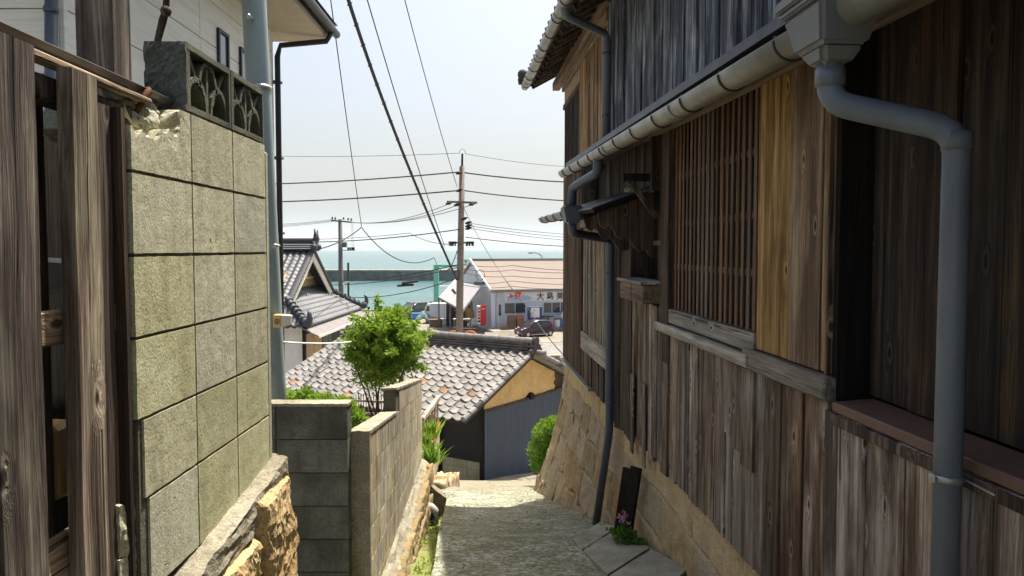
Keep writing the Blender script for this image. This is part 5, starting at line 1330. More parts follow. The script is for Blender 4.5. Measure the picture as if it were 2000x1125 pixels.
# pediment and bargeboards
zb_ = EZ + A2 * 1.75; s_b = 1.62
bb_().prism([(s_b, 1.76, zb_ - 0.05), (W_ - s_b, 1.76, zb_ - 0.05), (4.8, 1.76, -0.12)], (0, 0.1, 0)).build('pediment', MT['tan_panel'], bh)
bb_().box(s_b + 0.5, W_ - s_b - 0.5, 1.70, 1.755, zb_ + 0.42, zb_ + 0.52).build('pediment_beam', MT['bargeboard'], bh)
bb_().prism([(3.6, 1.72, zb_ + 0.53), (6.0, 1.72, zb_ + 0.53), (4.8, 1.72, -0.35)], (0, 0.03, 0)).build('pediment_plaster', MT['bargeboard'], bh)
for sg in (0, 1):
    f = lambda s: (W_ - s) if sg else s
    pts = [(f(1.35), 1.12, EZ + A1 * 1.35 - 0.02), (f(4.8), 1.12, EZ + A1 * 4.8 - 0.02), (f(4.8), 1.12, EZ + A1 * 4.8 - 0.42), (f(1.75), 1.12, EZ + A1 * 1.35 - 0.16)]
    bb_().prism(pts, (0, 0.06, 0)).build('bargeboard', MT['bargeboard'], bh)
    bb_().box(f(1.5) - 0.18, f(1.5) + 0.18, 1.05, 1.25, EZ + A1 * 1.35 - 0.24, EZ + A1 * 1.35 - 0.05).build('bargeboard_foot', MT['plaster'], bh)
    for k in range(15):
        s = 1.3 + k * 0.235; bb_().tube([(f(s), 1.12, EZ + A1 * s + 0.07), (f(s + 0.24), 1.12, EZ + A1 * (s + 0.24) + 0.10)], [0.10, 0.085], 8).build('verge_tile', MT['tile_black'], bh)
    # hip ridges with curled end tiles
    h0 = Vector((f(0.0), 0.0, EZ + 0.16)); h1 = Vector((f(1.45), 1.25, EZ + A1 * 1.45 + 0.16))
    g = bb_(); g.tube([h0, h0.lerp(h1, 0.5) - Vector((0, 0, 0.06)), h1], 0.13, 10)
    for q in range(7): c = h0.lerp(h1, q / 7.0); g.tube([c, c + (h1 - h0) * 0.02], 0.16, 10)
    g.build('hip_ridge', MT['tile_black'], bh)
    d_ = (h0 - h1).normalized()
    g = bb_(); g.tube([h0 + Vector((0, 0, 0.0)), h0 + d_ * 0.16 + Vector((0, 0, 0.10)), h0 + d_ * 0.30 + Vector((0, 0, 0.30)), h0 + d_ * 0.28 + Vector((0, 0, 0.52)), h0 + d_ * 0.14 + Vector((0, 0, 0.62))], [0.16, 0.14, 0.12, 0.09, 0.03], 8)
    g.ball(h0 + d_ * 0.1 + Vector((0, 0, 0.06)), 0.2, 8)
    g.build('curled_end_tile', MT['tile_black'], bh, smooth=True)
# main ridge and ridge-end ornament
zr = EZ + A1 * 4.8
g = bb_()
for k in range(4): g.box(4.8 - 0.24 + 0.03 * k, 4.8 + 0.24 - 0.03 * k, 1.05, 13, zr + 0.05 + 0.09 * k, zr + 0.125 + 0.09 * k)
g.tube([(4.8, 1.0, zr + 0.48), (4.8, 13, zr + 0.48)], 0.12, 10)
g.build('ridge', MT['tile_black'], bh)
g = bb_(); g.box(4.45, 5.15, 0.95, 1.08, zr + 0.0, zr + 0.45); g.ball((4.8, 0.98, zr + 0.62), 0.24, 10, (1, 0.5, 1.1)); g.tube([(4.8, 0.85, zr + 0.55), (4.8, 1.1, zr + 0.55)], 0.10, 10)
for q in (-0.34, 0.34): g.ball((4.8 + q, 1.0, zr + 0.18), 0.17, 8)
g.tube([(4.65, 0.98, zr + 0.75), (4.55, 0.98, zr + 1.0)], [0.06, 0.02], 6); g.tube([(4.95, 0.98, zr + 0.75), (5.05, 0.98, zr + 1.0)], [0.06, 0.02], 6)
g.build('ridge_end_tile', MT['tile_black'], bh, smooth=True)
# metal pent strip below the hip eave
nst = 8
for k in range(nst):
    a, b = -0.15 + 9.9 * k / nst, -0.15 + 9.9 * (k + 1) / nst - 0.02
    bb_().hexa([(a, 0.22, EZ - 0.02), (b, 0.22, EZ - 0.02), (b, -0.50, EZ - 0.34), (a, -0.50, EZ - 0.34)][::-1], [(a, 0.22, EZ + 0.01), (b, 0.22, EZ + 0.01), (b, -0.50, EZ - 0.31), (a, -0.50, EZ - 0.31)][::-1]).build('pent_sheet', MT['fascia'], bh)
bb_().box(-0.15, 9.75, -0.53, -0.50, EZ - 0.40, EZ - 0.30).build('pent_edge', MT['bargeboard'], bh)
# walls
bb_().box(0.55, 9.2, 0.30, 12, -7.6, EZ - 0.02).build('wall_core', MT['black_board'], bh)
for (a, b, m_) in ((0.60, 1.75, 'tan_panel'), (1.80, 2.95, 'tan_panel'), (3.0, 3.1, 'black_board'), (3.15, 4.6, 'roof_grey'), (4.7, 6.0, 'black_board'), (6.05, 9.1, 'plaster')): bb_().box(a, b, 0.25, 0.299, -7.4, EZ - 0.35).build('wall_panel', MT[m_], bh)
for k in range(6): bb_().box(3.2 + k * 0.24, 3.28 + k * 0.24, 0.225, 0.249, -6.2, EZ - 0.5).build('louvre', MT['pole_grey'], bh)
bb_().box(0.50, 0.549, 0.3, 11, -5.05, EZ - 0.03).build('plaster_wall', MT['plaster'], bh)
bb_().box(0.50, 0.549, 0.3, 11, -7.5, -5.06).build('black_wall', MT['blue_sheet'], bh)
wn_ = bb_().box(0.46, 0.499, 0.8, 2.4, -6.6, -5.3).build('window', MT['fascia'], bh)
bb_().box(0.45, 0.459, 0.9, 2.3, -6.5, -5.4).build('pane', MT['glass'], wn_)
bb_().box(0.4, 0.56, 0.2, 0.32, -7.5, EZ - 0.05).build('corner_post', MT['wood_black'], bh)
# ================================================================ harbour: fish shop building
TH = RAD(18); E0 = at(959, 566, 70.0)
fa = Vector((math.cos(TH), math.sin(TH), 0)); fb = Vector((-math.sin(TH), math.cos(TH), 0))
GZ = -7.20                                                     # the shop stands on a low platform
FMx = Matrix(((fa.x, fb.x, 0, E0.x), (fa.y, fb.y, 0, E0.y), (0, 0, 1, 0), (0, 0, 0, 1)))   # x along the front, y back, z up
def fm(): return MB(FMx)
EV = E0.z
fs_ = thing('fish_shop', 'pale blue harbour building with beige corrugated roof and painted signboard', 'building', FMx @ Vector((6, 6, GZ)), TH)
FL, FD, RISE = 17.0, 14.0, 2.62
fm().box(0.25, FL, 0.35, FD - 0.3, GZ - 0.4, EV - 0.1).build('wall', MT['wall_blue'], fs_)
fm().prism([(0.25, 0.36, EV - 0.1), (0.25, FD - 0.36, EV - 0.1), (0.25, FD / 2, EV - 0.12 + RISE)], (0.2, 0, 0)).build('gable', MT['wall_blue'], fs_)
for sg in (0, 1):
    def rfn(a, b, sg=sg):
        y = (FD / 2) * b - (0.15 if b == 0 else 0); x = -0.05 + FL * a
        return (x, FD - y if sg else y, EV + RISE * b + 0.03 * math.sin(2 * math.pi * x / 0.21))
    fm().slab(rfn, 650, 2, (0, 0, -0.04)).build('roof', MT['roof_pink'], fs_)
for sg in (0, 1):
    y0 = FD if sg else -0.1
    fm().bar((-0.10, y0, EV - 0.02), (-0.10, FD / 2, EV + RISE + 0.02), 0.12, 0.28, (0, 0, 1)).build('verge_board', MT['white'], fs_)
fm().box(-0.05, FL, -0.02, 0.12, EV - 0.26, EV - 0.08).build('gutter', MT['roof_grey'], fs_)
fm().box(-0.05, FL, FD / 2 - 0.2, FD / 2 + 0.2, EV + RISE + 0.02, EV + RISE + 0.14).build('ridge_cap', MT['roof_pink'], fs_)
fm().box(0.05, 0.40, 0.05, 0.35, GZ, EV - 0.3).build('corner_column', MT['wall_blue'], fs_)
fm().tube([(0.75, 0.28, EV - 0.3), (0.75, 0.28, GZ)], 0.05, 8).build('downpipe', MT['white'], fs_)
FP0 = FMx @ Vector((0, 0.35, 0))
def fh(u, v):                     # point on the front wall
    p = FMx.inverted() @ hit(u, v, FP0, fb); return p.x, p.z
def window(u0, u1, v0, v1, n, name='window'):
    x0, z1 = fh(u0, v0); x1, z0 = fh(u1, v1)
    w = fm(); t = 0.06
    w.box(x0, x1, 0.27, 0.345, z1 - t, z1); w.box(x0, x1, 0.27, 0.345, z0, z0 + t)
    for k in range(n + 1):
        x = x0 + (x1 - x0) * k / n; w.box(x - t / 2, x + t / 2, 0.275, 0.345, z0 + t, z1 - t)
    f = w.build(name, MT['alu'], fs_)
    for k in range(n):
        a = x0 + (x1 - x0) * k / n + t / 2; b = x0 + (x1 - x0) * (k + 1) / n - t / 2
        fm().box(a, b, 0.30, 0.32, z0 + t, z1 - t).build('pane', MT['glass'], f)
window(985, 1026, 591, 612, 2); window(1061, 1110, 590, 611, 3)
x0, z1 = fh(969, 592); x1, z0 = fh(981, 637)
dr = fm().box(x0, x1, 0.29, 0.345, GZ, z1).build('door', MT['alu'], fs_)
fm().box(x0 + 0.12, x1 - 0.12, 0.27, 0.289, z1 - 1.15, z1 - 0.12).build('pane', MT['glass'], dr)
fm().box(x0 - 0.1, x1 + 0.1, 0.2, 0.345, z1 + 0.25, z1 + 0.42).build('vent_hood', MT['alu'], fs_)
# signboard
x0, z1 = fh(985, 570); x1 = 16.0; z0 = fh(985, 589)[1]
sg_ = fm().box(x0, x1, 0.26, 0.345, z0, z1).build('signboard', MT['white'], fs_)
def flat(name, poly, mat, y=0.252):
    m = fm(); m.add([(x, y, z) for x, z in poly], [tuple(range(len(poly)))]); return m.build(name, MT[mat], sg_)
H_ = z1 - z0
MT['sign_blue'] = paint('sign_wave_blue', (0.16, 0.42, 0.68), 0.6, 0, 0.0)
MT['sign_pale'] = paint('sign_wave_pale', (0.45, 0.68, 0.82), 0.6, 0, 0.0)
MT['sign_red'] = paint('sign_fish_red', (0.72, 0.06, 0.04), 0.6, 0, 0.0)
MT['sign_salmon'] = paint('sign_fish_salmon', (0.85, 0.42, 0.24), 0.6, 0, 0.0)
MT['sign_black'] = paint('sign_black', (0.01, 0.01, 0.012), 0.6, 0, 0.0)
fx0 = fh(990, 580)[0]; fw = fh(1037, 580)[0] - fx0
for row in range(3):
    for k in range(5):
        cx = fx0 + fw * (k + 0.5 + (0.5 if row % 2 else 0)) / 5.5; cz_ = z0 + H_ * (0.06 + 0.12 * row); r = fw / 9.5
        for (rr, mm, dy) in ((1.0, 'sign_blue', 0), (0.72, 'sign_pale', 0.0012), (0.45, 'sign_blue', 0.0024), (0.2, 'white', 0.0036)):
            poly = [(cx + r * rr * math.cos(math.pi * q / 10), cz_ + r * rr * 1.05 * math.sin(math.pi * q / 10)) for q in range(11)]
            flat('wave', poly, mm, 0.2555 - dy - 0.0003 * row - 0.0001 * k)
cx, cz_ = fx0 + fw * 0.46, z0 + H_ * 0.58
body = [(cx + fw * 0.25 * math.cos(2 * math.pi * q / 20), cz_ + H_ * 0.19 * math.sin(2 * math.pi * q / 20)) for q in range(20)]
flat('fish_body', body, 'sign_salmon', 0.2505)
for poly in ([(-0.22, 0.0), (-0.40, 0.28), (-0.33, 0.02), (-0.42, -0.22), (-0.18, -0.06)], [(-0.12, 0.14), (-0.16, 0.34), (-0.04, 0.24), (0.0, 0.36), (0.07, 0.22), (0.12, 0.32), (0.12, 0.14)], [(-0.10, -0.14), (-0.18, -0.30), (0.02, -0.17)], [(-0.15, 0.08), (-0.02, 0.10), (-0.06, -0.10), (-0.17, -0.06)], [(0.02, 0.11), (0.08, 0.11), (0.05, -0.12), (0.0, -0.1)]):
    flat('fish_fin', [(cx + fw * a * 1.0, cz_ + H_ * b * 1.3) for a, b in poly], 'sign_red', 0.2485)
flat('fish_eye', [(cx + fw * 0.16 + 0.05 * math.cos(q), cz_ + 0.02 + 0.05 * math.sin(q)) for q in [k * math.pi / 4 for k in range(8)]], 'white', 0.2470)
# lettering
def text(s, size, M, mat, parent, name='lettering', ext=0.01):
    cu = bpy.data.curves.new('txt', 'FONT'); cu.body = s; cu.size = size; cu.extrude = ext; cu.offset = 0.012 * size
    ob = bpy.data.objects.new('txt', cu); COL.objects.link(ob)
    bpy.context.view_layer.update()
    dg = bpy.context.evaluated_depsgraph_get()
    me = bpy.data.meshes.new_from_object(ob.evaluated_get(dg)); me.name = name
    me.materials.clear(); me.materials.append(mat)
    bpy.data.objects.remove(ob, do_unlink=True); bpy.data.curves.remove(cu)
    return inst(me, name, parent, M)
for ch, u in (('大', 1047), ('島', 1066), ('美', 1085.5), ('の', 1104)):
    x, _z = fh(u, 580)
    M = FMx @ Matrix.Translation((x, 0.245, z0 + H_ * 0.17)) @ Matrix.Rotation(RAD(90), 4, 'X')
    text(ch, H_ * 0.86, M, MT['sign_black'], sg_)
# steps and platform edge in front
pf = thing('shop_platform', 'low concrete platform with steps in front of the harbour shop', 'platform', FMx @ Vector((5, -1.2, -7.6)), TH)
fm().box(-0.6, 3.2, -3.0, 0.34, -7.75, GZ).build('slab', MT['harbour'], pf)
fm().box(4.6, 17, -1.1, 0.34, -7.75, GZ - 0.002).build('slab', MT['sea_wall'], pf)
for k in range(3): fm().box(3.22, 4.58, -1.1 + 0.45 * k, 0.33, -7.75 + 0.14 * k, -7.62 + 0.14 * (k + 1) - 0.005).build('step', MT['sea_wall_top'], pf)

# lean-to awning on the gable side
aw = thing('lean_to_awning', 'grey sheet lean-to roof on posts beside the harbour shop', 'awning', at(890, 635, 71))
c1, c2, c3, c4 = at(938, 560, 71.5), at(903, 606, 68.2), at(857, 580, 74.5), at(888, 545, 79)
def qfn(a, b): return c1.lerp(c2, b).lerp(c4.lerp(c3, b), a)
for k in range(5): MB().slab(lambda a, b: qfn((k + a * 0.985) / 5, b), 2, 2, (0, 0, -0.06)).build('sheet', MT['roof_grey'], aw)
for p in (c2, c3, c2.lerp(c3, 0.5), c1.lerp(c2, 0.55)): MB().bar(Vector((p.x, p.y + 0.1, -7.6)), Vector((p.x, p.y + 0.1, p.z - 0.08)), 0.14, 0.14).build('post', MT['pole_grey'], aw)
MB().bar(c2 + Vector((0, 0.05, -0.12)), c3 + Vector((0, 0.05, -0.12)), 0.1, 0.14).build('beam', MT['pole_grey'], aw)
MB().bar(c2 + Vector((0, 0.05, -0.12)), c1 + Vector((0, 0.05, -0.12)), 0.1, 0.2).build('beam', MT['roof_grey'], aw)
# shaded back of the open store under the awning
p = at(905, 600, 76); MB().box(p.x - 1.7, p.x + 0.9, p.y, p.y + 0.2, -7.6, -4.9).build('store_wall', MT['wood_dark'], label='dark boarded store wall in the shade under the lean-to awning', cat='wall')
p = at(918, 613, 73); g = MB(); g.slab(lambda a, b: (p.x - 0.5 + 0.9 * a, p.y + 0.15 * math.sin(a * 9), -6.9 + 1.6 * b - 0.6 * a * b), 10, 6, (0, 0.03, 0)); g.build('hanging_sheet', MT['tan_sack'], label='ochre sheet hanging under the lean-to awning', cat='sheet')

# vending machines
def vending(name, lab, u0, u1, vb, Y, h, body, face, depth=0.75):
    a = at(u0, vb, Y); b = at(u1, vb, Y); w = b.x - a.x
    t = thing(name, lab, 'vending machine', Vector(((a.x + b.x) / 2, Y, a.z)), TH)
    M = Matrix.Translation(Vector((a.x, a.y, a.z))) @ Matrix.Rotation(TH * 0.6, 4, 'Z')
    MB(M).box(0, w, 0, depth, 0.06, h).build('cabinet', MT[body], t, bevel=0.03)
    MB(M).box(0.05, w - 0.05, 0.05, depth - 0.05, 0, 0.06).build('plinth', MT['black_trim'], t)
    return t, M, w
t, M, w = vending('drinks_machine', 'bright red drinks vending machine by the corner of harbour shop', 939, 949.5, 636, 70.0, 1.86, 'red', None)
MB(M).box(-0.30, 0.0, 0.05, 0.70, 0.10, 1.80).build('display_side', MT['white'], t, bevel=0.02)
for k in range(5): MB(M).box(-0.28, -0.02, 0.03, 0.048, 0.30 + 0.29 * k, 0.48 + 0.29 * k).build('drink_row', MT['navy' if k == 0 else 'red' if k % 2 else 'roof_grey'], t)
MB(M).box(0.10, 0.40, -0.012, -0.002, 1.52, 1.58).build('white_stripe', MT['white'], t)
MB(M).tube([(0.06, -0.01, 1.48), (0.15, -0.01, 1.53), (0.26, -0.01, 1.49), (0.40, -0.01, 1.55)], 0.012, 5).build('white_stripe', MT['white'], t)
t, M, w = vending('notice_machine', 'navy blue vending machine with pale poster front beside the shop windows', 1032, 1059, 626, 69.3, 1.25, 'navy', None, 0.5)
MB(M).box(0.22, w - 0.22, -0.012, -0.002, 0.28, 1.16).build('poster', MT['styro'], t)
for k, mm in enumerate(('roof_pink', 'roof_grey', 'crate_red', 'wall_blue', 'sign_salmon')): MB(M).box(0.28 + 0.11 * (k % 4), 0.37 + 0.11 * (k % 4), -0.018, -0.013, 0.36 + 0.24 * (k % 3), 0.52 + 0.24 * (k % 3)).build('poster_picture', MT[mm], t)
MB(M).box(-0.05, w + 0.05, 0.1, 0.45, -0.75, -0.02).build('stand', MT['navy'], t)

# kei car, side on
def wheel(M, x, y, z, r, t, w=0.16):
    tb = MB(M).tube([(x, y - w / 2, z), (x, y - w / 2 + 0.02, z), (x, y + w / 2 - 0.02, z), (x, y + w / 2, z)], [r * 0.9, r, r, r * 0.9], 20).build('wheel', MT['tyre'], t, smooth=False)
    MB(M).tube([(x, y - w / 2 - 0.012, z), (x, y - w / 2 + 0.02, z)], [r * 0.56, r * 0.64], 16).build('rim', MT['rim'], tb)
def car(name, lab, M, paintm, L=3.4, W=1.47, H=1.5, prof=None, win=None, wheels=(0.62, 2.98), r=0.275):
    t = thing(name, lab, 'car', M.to_translation(), M.to_euler().z)
    # side profile lofted across the width, narrower glasshouse on top
    n = len(prof)
    vs = []
    cols = [(-0.5, 0.94), (-0.47, 1.0), (0.47, 1.0), (0.5, 0.94)]
    for cy, sc in cols:
        for (x, z) in prof:
            tum = 1.0 - 0.16 * max(0.0, (z - 0.85) / (H - 0.85))
            zz = z if sc == 1.0 else (0.75 + (z - 0.75) * 0.965)
            vs.append((L / 2 + (x - L / 2) * (1.0 if sc == 1.0 else 0.985), cy * W * tum, zz))
    fs = [(c * n + i, c * n + (i + 1) % n, (c + 1) * n + (i + 1) % n, (c + 1) * n + i) for c in range(3) for i in range(n)]
    fs += [tuple(range(n - 1, -1, -1)), tuple(3 * n + i for i in range(n))]
    MB(M).add(vs, fs).build('body', MT[paintm], t, smooth=False)
    for side in (-1, 1):
        for (poly, nm) in win:
            pts = []
            for (x, z) in poly:
                tum = 1.0 - 0.16 * max(0.0, (z - 0.85) / (H - 0.85)); pts.append((x, side * (W / 2 * tum + 0.006), z))
            MB(M).add(pts, [tuple(range(len(pts))) if side < 0 else tuple(range(len(pts) - 1, -1, -1))]).build(nm, MT['glass'], t)
        for wx in wheels:
            wheel(M if side < 0 else M @ Matrix.Translation((0, 0, 0)) @ Matrix.Scale(-1, 4, (0, 1, 0)), wx, -(W / 2 - 0.08), r, r, t)
            poly = [(wx + (r + 0.05) * math.cos(a), side * (W / 2 + 0.003), r + (r + 0.05) * math.sin(a)) for a in [math.pi * k / 12 for k in range(13)]]
            MB(M).add(poly, [tuple(range(13)) if side < 0 else tuple(range(12, -1, -1))]).build('wheel_arch', MT['black_trim'], t)
    return t
kprof = [(0.06, 0.22), (0.0, 0.45), (0.03, 0.66), (0.18, 0.80), (0.72, 0.93), (1.05, 1.18), (1.38, 1.42), (1.75, 1.50), (2.5, 1.49), (3.0, 1.42), (3.22, 1.12), (3.36, 0.92), (3.40, 0.55), (3.34, 0.24)]
cfl = at(1012, 652, 65.5); cfr = at(1083, 650, 66.6)
ang = math.atan2(cfr.y - cfl.y, cfr.x - cfl.x) + 0.20
CM = Matrix.Translation(Vector((cfl.x, cfl.y + 0.7, -7.615))) @ Matrix.Rotation(ang, 4, 'Z') @ Matrix.Scale(0.97, 4)
kc = car('small_car', 'dark plum compact hatchback parked in front of the harbour shop', CM, 'plum', 3.4, 1.47, 1.5, kprof,
         [([(1.02, 0.98), (1.98, 1.0), (1.96, 1.40), (1.50, 1.39)], 'side_window'), ([(2.05, 1.0), (2.80, 1.02), (2.72, 1.38), (2.03, 1.40)], 'side_window'), ([(2.87, 1.04), (3.12, 1.08), (2.98, 1.33), (2.80, 1.37)], 'side_window')])
g = MB(CM); g.add([(0.80, -0.56, 0.985), (0.80, 0.56, 0.985), (1.42, 0.50, 1.425), (1.42, -0.50, 1.425)], [(0, 1, 2, 3)]); g.v = [p + Vector((0, 0, 0.02)) for p in g.v]; g.build('windscreen', MT['glass'], kc)
for sd in (-1, 1):
    MB(CM).hexa([(0.03, sd * 0.50 - 0.14, 0.60), (0.25, sd * 0.58 - 0.14, 0.64), (0.25, sd * 0.58 + 0.14, 0.64), (0.03, sd * 0.50 + 0.14, 0.60)], [(0.10, sd * 0.52 - 0.14, 0.75), (0.42, sd * 0.58 - 0.14, 0.87), (0.42, sd * 0.58 + 0.14, 0.87), (0.10, sd * 0.52 + 0.14, 0.75)]).build('headlight', MT['lamp'], kc)
    MB(CM).box(1.05, 1.2, sd * 0.80 - 0.07, sd * 0.80 + 0.07, 0.95, 1.06).build('mirror', MT['plum'], kc, bevel=0.02)
    MB(CM).box(3.22, 3.34, sd * 0.66 - 0.06, sd * 0.66 + 0.06, 0.72, 1.0).build('tail_lamp', MT['red'], kc)
    MB(CM).box(1.7, 1.85, sd * 0.735 - 0.02, sd * 0.735 + 0.02, 0.82, 0.86).build('door_handle', MT['plum'], kc)
MB(CM).box(-0.03, 0.0, -0.17, 0.17, 0.36, 0.52).build('number_plate', MT['white'], kc)
MB(CM).box(0.9, 2.7, -0.75, -0.738, 0.22, 0.27).build('sill_trim', MT['alu'], kc)

# box truck and black car by the quay
tp = at(828, 618, 79.0)
TM = Matrix.Translation(Vector((tp.x, tp.y, -7.58))) @ Matrix.Rotation(RAD(-8), 4, 'Z')
bt = thing('box_truck', 'small white refrigerated box truck parked near the quay', 'truck', TM.to_translation(), RAD(-8))
MB(TM).box(0.75, 2.95, -0.05, 1.40, 0.55, 1.95).build('box_body', MT['wall_blue'], bt, bevel=0.02)
MB(TM).box(0.70, 3.0, -0.08, 1.43, 1.951, 2.02).build('box_roof', MT['white'], bt, bevel=0.01)
for x in (1.2, 1.45, 2.15): MB(TM).box(x, x + 0.02, -0.062, -0.051, 0.6, 1.9).build('door_seam', MT['pole_grey'], bt)
MB(TM).prism([(0.0, 0.0, 0.45), (0.0, 0.0, 0.95), (0.12, 0.0, 1.55), (0.32, 0.0, 1.95), (0.72, 0.0, 2.0), (0.72, 0.0, 0.45)], (0, 1.36, 0)).build('cab', MT['white'], bt, bevel=0.03)
MB(TM).add([(0.16, -0.006, 1.2), (0.60, -0.006, 1.2), (0.60, -0.006, 1.75), (0.34, -0.006, 1.75)], [(0, 1, 2, 3)]).build('side_window', MT['glass'], bt)
MB(TM).box(0.0, 2.95, 0.1, 1.3, 0.35, 0.54).build('chassis', MT['black_trim'], bt)
for x in (0.42, 2.35):
    for y in (0.06, 1.30): wheel(TM, x, y, 0.26, 0.26, bt)
bp = at(784, 622, 83.0)
BCM = Matrix.Translation(Vector((bp.x, bp.y, -7.58))) @ Matrix.Rotation(RAD(58), 4, 'Z')
vprof = [(0.0, 0.25), (0.0, 0.70), (0.15, 0.92), (0.85, 1.02), (1.35, 1.50), (1.8, 1.72), (3.6, 1.70), (3.95, 1.10), (4.0, 0.3)]
bc = car('black_car', 'black car seen front-on parked at the quay edge', BCM, 'dark_car', 4.0, 1.68, 1.72, vprof, [([(1.25, 1.05), (2.2, 1.08), (2.2, 1.58), (1.65, 1.56)], 'side_window'), ([(2.3, 1.08), (3.5, 1.1), (3.4, 1.56), (2.3, 1.58)], 'side_window')], (0.75, 3.2), 0.32)
g = MB(BCM); g.add([(0.93, -0.68, 1.075), (0.93, 0.68, 1.075), (1.36, 0.60, 1.52), (1.36, -0.60, 1.52)], [(0, 1, 2, 3)]); g.v = [p + Vector((0, 0, 0.02)) for p in g.v]; g.build('windscreen', MT['glass_sky'], bc)
for sd in (-1, 1): MB(BCM).box(-0.03, 0.25, sd * 0.62 - 0.16, sd * 0.62 + 0.16, 0.66, 0.80).build('headlight', MT['lamp'], bc)
# fishing boat
BT = Matrix.Translation(at(806, 603, 104.0) * Vector((1, 1, 0)).length * 0 + Vector((at(806, 603, 104.0).x, 104.0, -9.6))) @ Matrix.Rotation(RAD(14), 4, 'Z') @ Matrix.Scale(1.0, 4)
ft = thing('fishing_boat', 'small white fishing boat moored behind the quay', 'boat', BT.to_translation(), RAD(14))
def hull(a, b):
    x = 9.0 * a; t_ = min(1, a * 3.2); w = 1.35 * (t_ ** 0.6) * (1 - 0.12 * a)
    ang_ = math.pi * (b - 0.5)
    sheer = 1.55 + 1.1 * (1 - a) ** 2.5
    k = abs(2 * b - 1)
    z = -0.35 + (sheer + 0.35) * k ** 1.5
    return (x - 0.9 * (1 - t_) * 0 - 0.9 * (k ** 2) * (1 - t_), w * (2 * b - 1) * (0.75 + 0.25 * k), z)
MB(BT).grid(hull, 30, 16).build('hull', MT['white'], ft, smooth=True)
MB(BT).grid(lambda a, b: (0.6 + 8.3 * a, 1.2 * (min(1, (a + 0.07) * 3.2) ** 0.6) * (2 * b - 1), 1.35 + 0.7 * (1 - a) ** 2.5), 20, 4).build('deck', MT['roof_grey'], ft)
MB(BT).box(3.6, 6.2, -0.85, 0.85, 1.35, 3.0).build('cabin', MT['white'], ft, bevel=0.06)
MB(BT).box(3.4, 6.5, -0.95, 0.95, 3.01, 3.12).build('cabin_roof', MT['bargeboard'], ft, bevel=0.03)
for k in range(3): MB(BT).box(3.85 + 0.75 * k, 4.4 + 0.75 * k, -0.87, -0.852, 2.2, 2.75).build('cabin_window', MT['glass'], ft)
MB(BT).tube([(4.6, 0, 3.1), (4.6, 0, 4.5)], 0.05, 8).build('mast', MT['white'], ft)
MB(BT).box(3.7, 5.5, -0.10, 0.10, 4.45, 4.62).build('radar', MT['white'], ft, bevel=0.03)
MB(BT).ball((2.6, 0, 2.0), 0.55, 10, (0.8, 0.9, 1)).build('winch', MT['rust'], ft)
for x in (6.6, 6.9, 7.3): MB(BT).tube([(x, 0.2, 1.5), (x + 0.1, 0.2, 3.6)], 0.05, 6).build('rod', MT['rust'], ft)
# green steel gantry
gn = thing('green_gantry', 'sea green steel gantry frame on the quay', 'gantry', at(851, 600, 93))
a = at(852, 522, 92.0); b = at(915, 522, 94.0)
for p in (a, b): MB().box(p.x - 0.30, p.x + 0.30, p.y - 0.3, p.y + 0.3, -7.6, p.z).build('column', MT['green_steel'], gn, bevel=0.03)
MB().box(a.x - 0.30, b.x + 0.3, a.y - 0.26, a.y + 0.26, a.z + 0.004, a.z + 0.35).build('beam', MT['green_steel'], gn, bevel=0.03)
# long green steel beam behind the shop roof
p, q = at(905, 507, 90), at(972, 506, 90)
rb = thing('roof_gantry', 'low green steel rail showing behind the ridge of the harbour shop', 'gantry', Vector((p.x, 90, -7.6)))
MB().box(p.x, q.x, 90, 90.3, p.z - 0.25, p.z).build('rail', MT['green_steel'], rb)
for x in (p.x + 0.15, q.x - 0.4): MB().box(x, x + 0.3, 90.02, 90.28, -7.6, p.z - 0.251).build('column', MT['green_steel'], rb)

# ---------------------------------------------------------------- goods on the quay
def boxy(name, lab, cat, u, v, Y, w, d, h, mat, lid=None, group=None, rz=0.2, z=None):
    p = at(u, v, Y); z = p.z if z is None else z
    t = thing(name, lab, cat, (p.x, p.y, z), rz, group)
    M = Matrix.Translation((p.x, p.y, z)) @ Matrix.Rotation(rz, 4, 'Z'); e = 0.03
    g = MB(M); g.box(-w / 2, w / 2, -d / 2, d / 2, 0, h * 0.94)
    g.build('body', MT[mat], t, bevel=0.02)
    MB(M).box(-w / 2 - e, w / 2 + e, -d / 2 - e, d / 2 + e, h * 0.941, h).build('lid', MT[lid or mat], t, bevel=0.01)
    for sx in (-1, 1): MB(M).box(sx * w * 0.30 - 0.03, sx * w * 0.30 + 0.03, -d / 2 - 0.02, -d / 2 - 0.001, 0.02, h * 0.9).build('rib', MT[mat], t)
    return t
QZ = -7.6
def on_quay(u, v): return 7.6 * F / max(20.0, (v - 487.0))
for (nm, lab, cat, u, v, w, d, h, m_, l_) in [
    ('fish_tub', 'blue plastic fish tub left of the heap of grey netting', 'tub', 813, 625, 0.95, 0.7, 0.75, 'blue', None),
    ('foam_box', 'white foam box stack with blue lid behind the brown basket', 'box', 853, 627, 1.15, 0.8, 1.15, 'styro', 'sign_blue'),
    ('foam_box', 'plain white foam box beside the blue lidded stack', 'box', 841, 630, 0.85, 0.7, 0.95, 'styro', None),
    ('foam_box', 'single low white foam box near the utility pole', 'box', 878, 635, 1.0, 0.7, 0.62, 'styro', None),
    ('foam_box', 'white foam box right of the brown basket', 'box', 866, 636, 0.5, 0.5, 0.7, 'styro', None),
    ('wicker_basket', 'brown slatted basket standing in front of white foam boxes', 'basket', 851, 639, 1.2, 0.85, 0.78, 'crate', None)]:
    boxy(nm, lab, cat, u, v, on_quay(u, v), w, d, h, m_, l_, z=QZ)
p = at(826, 633, on_quay(826, 633)); g = MB()
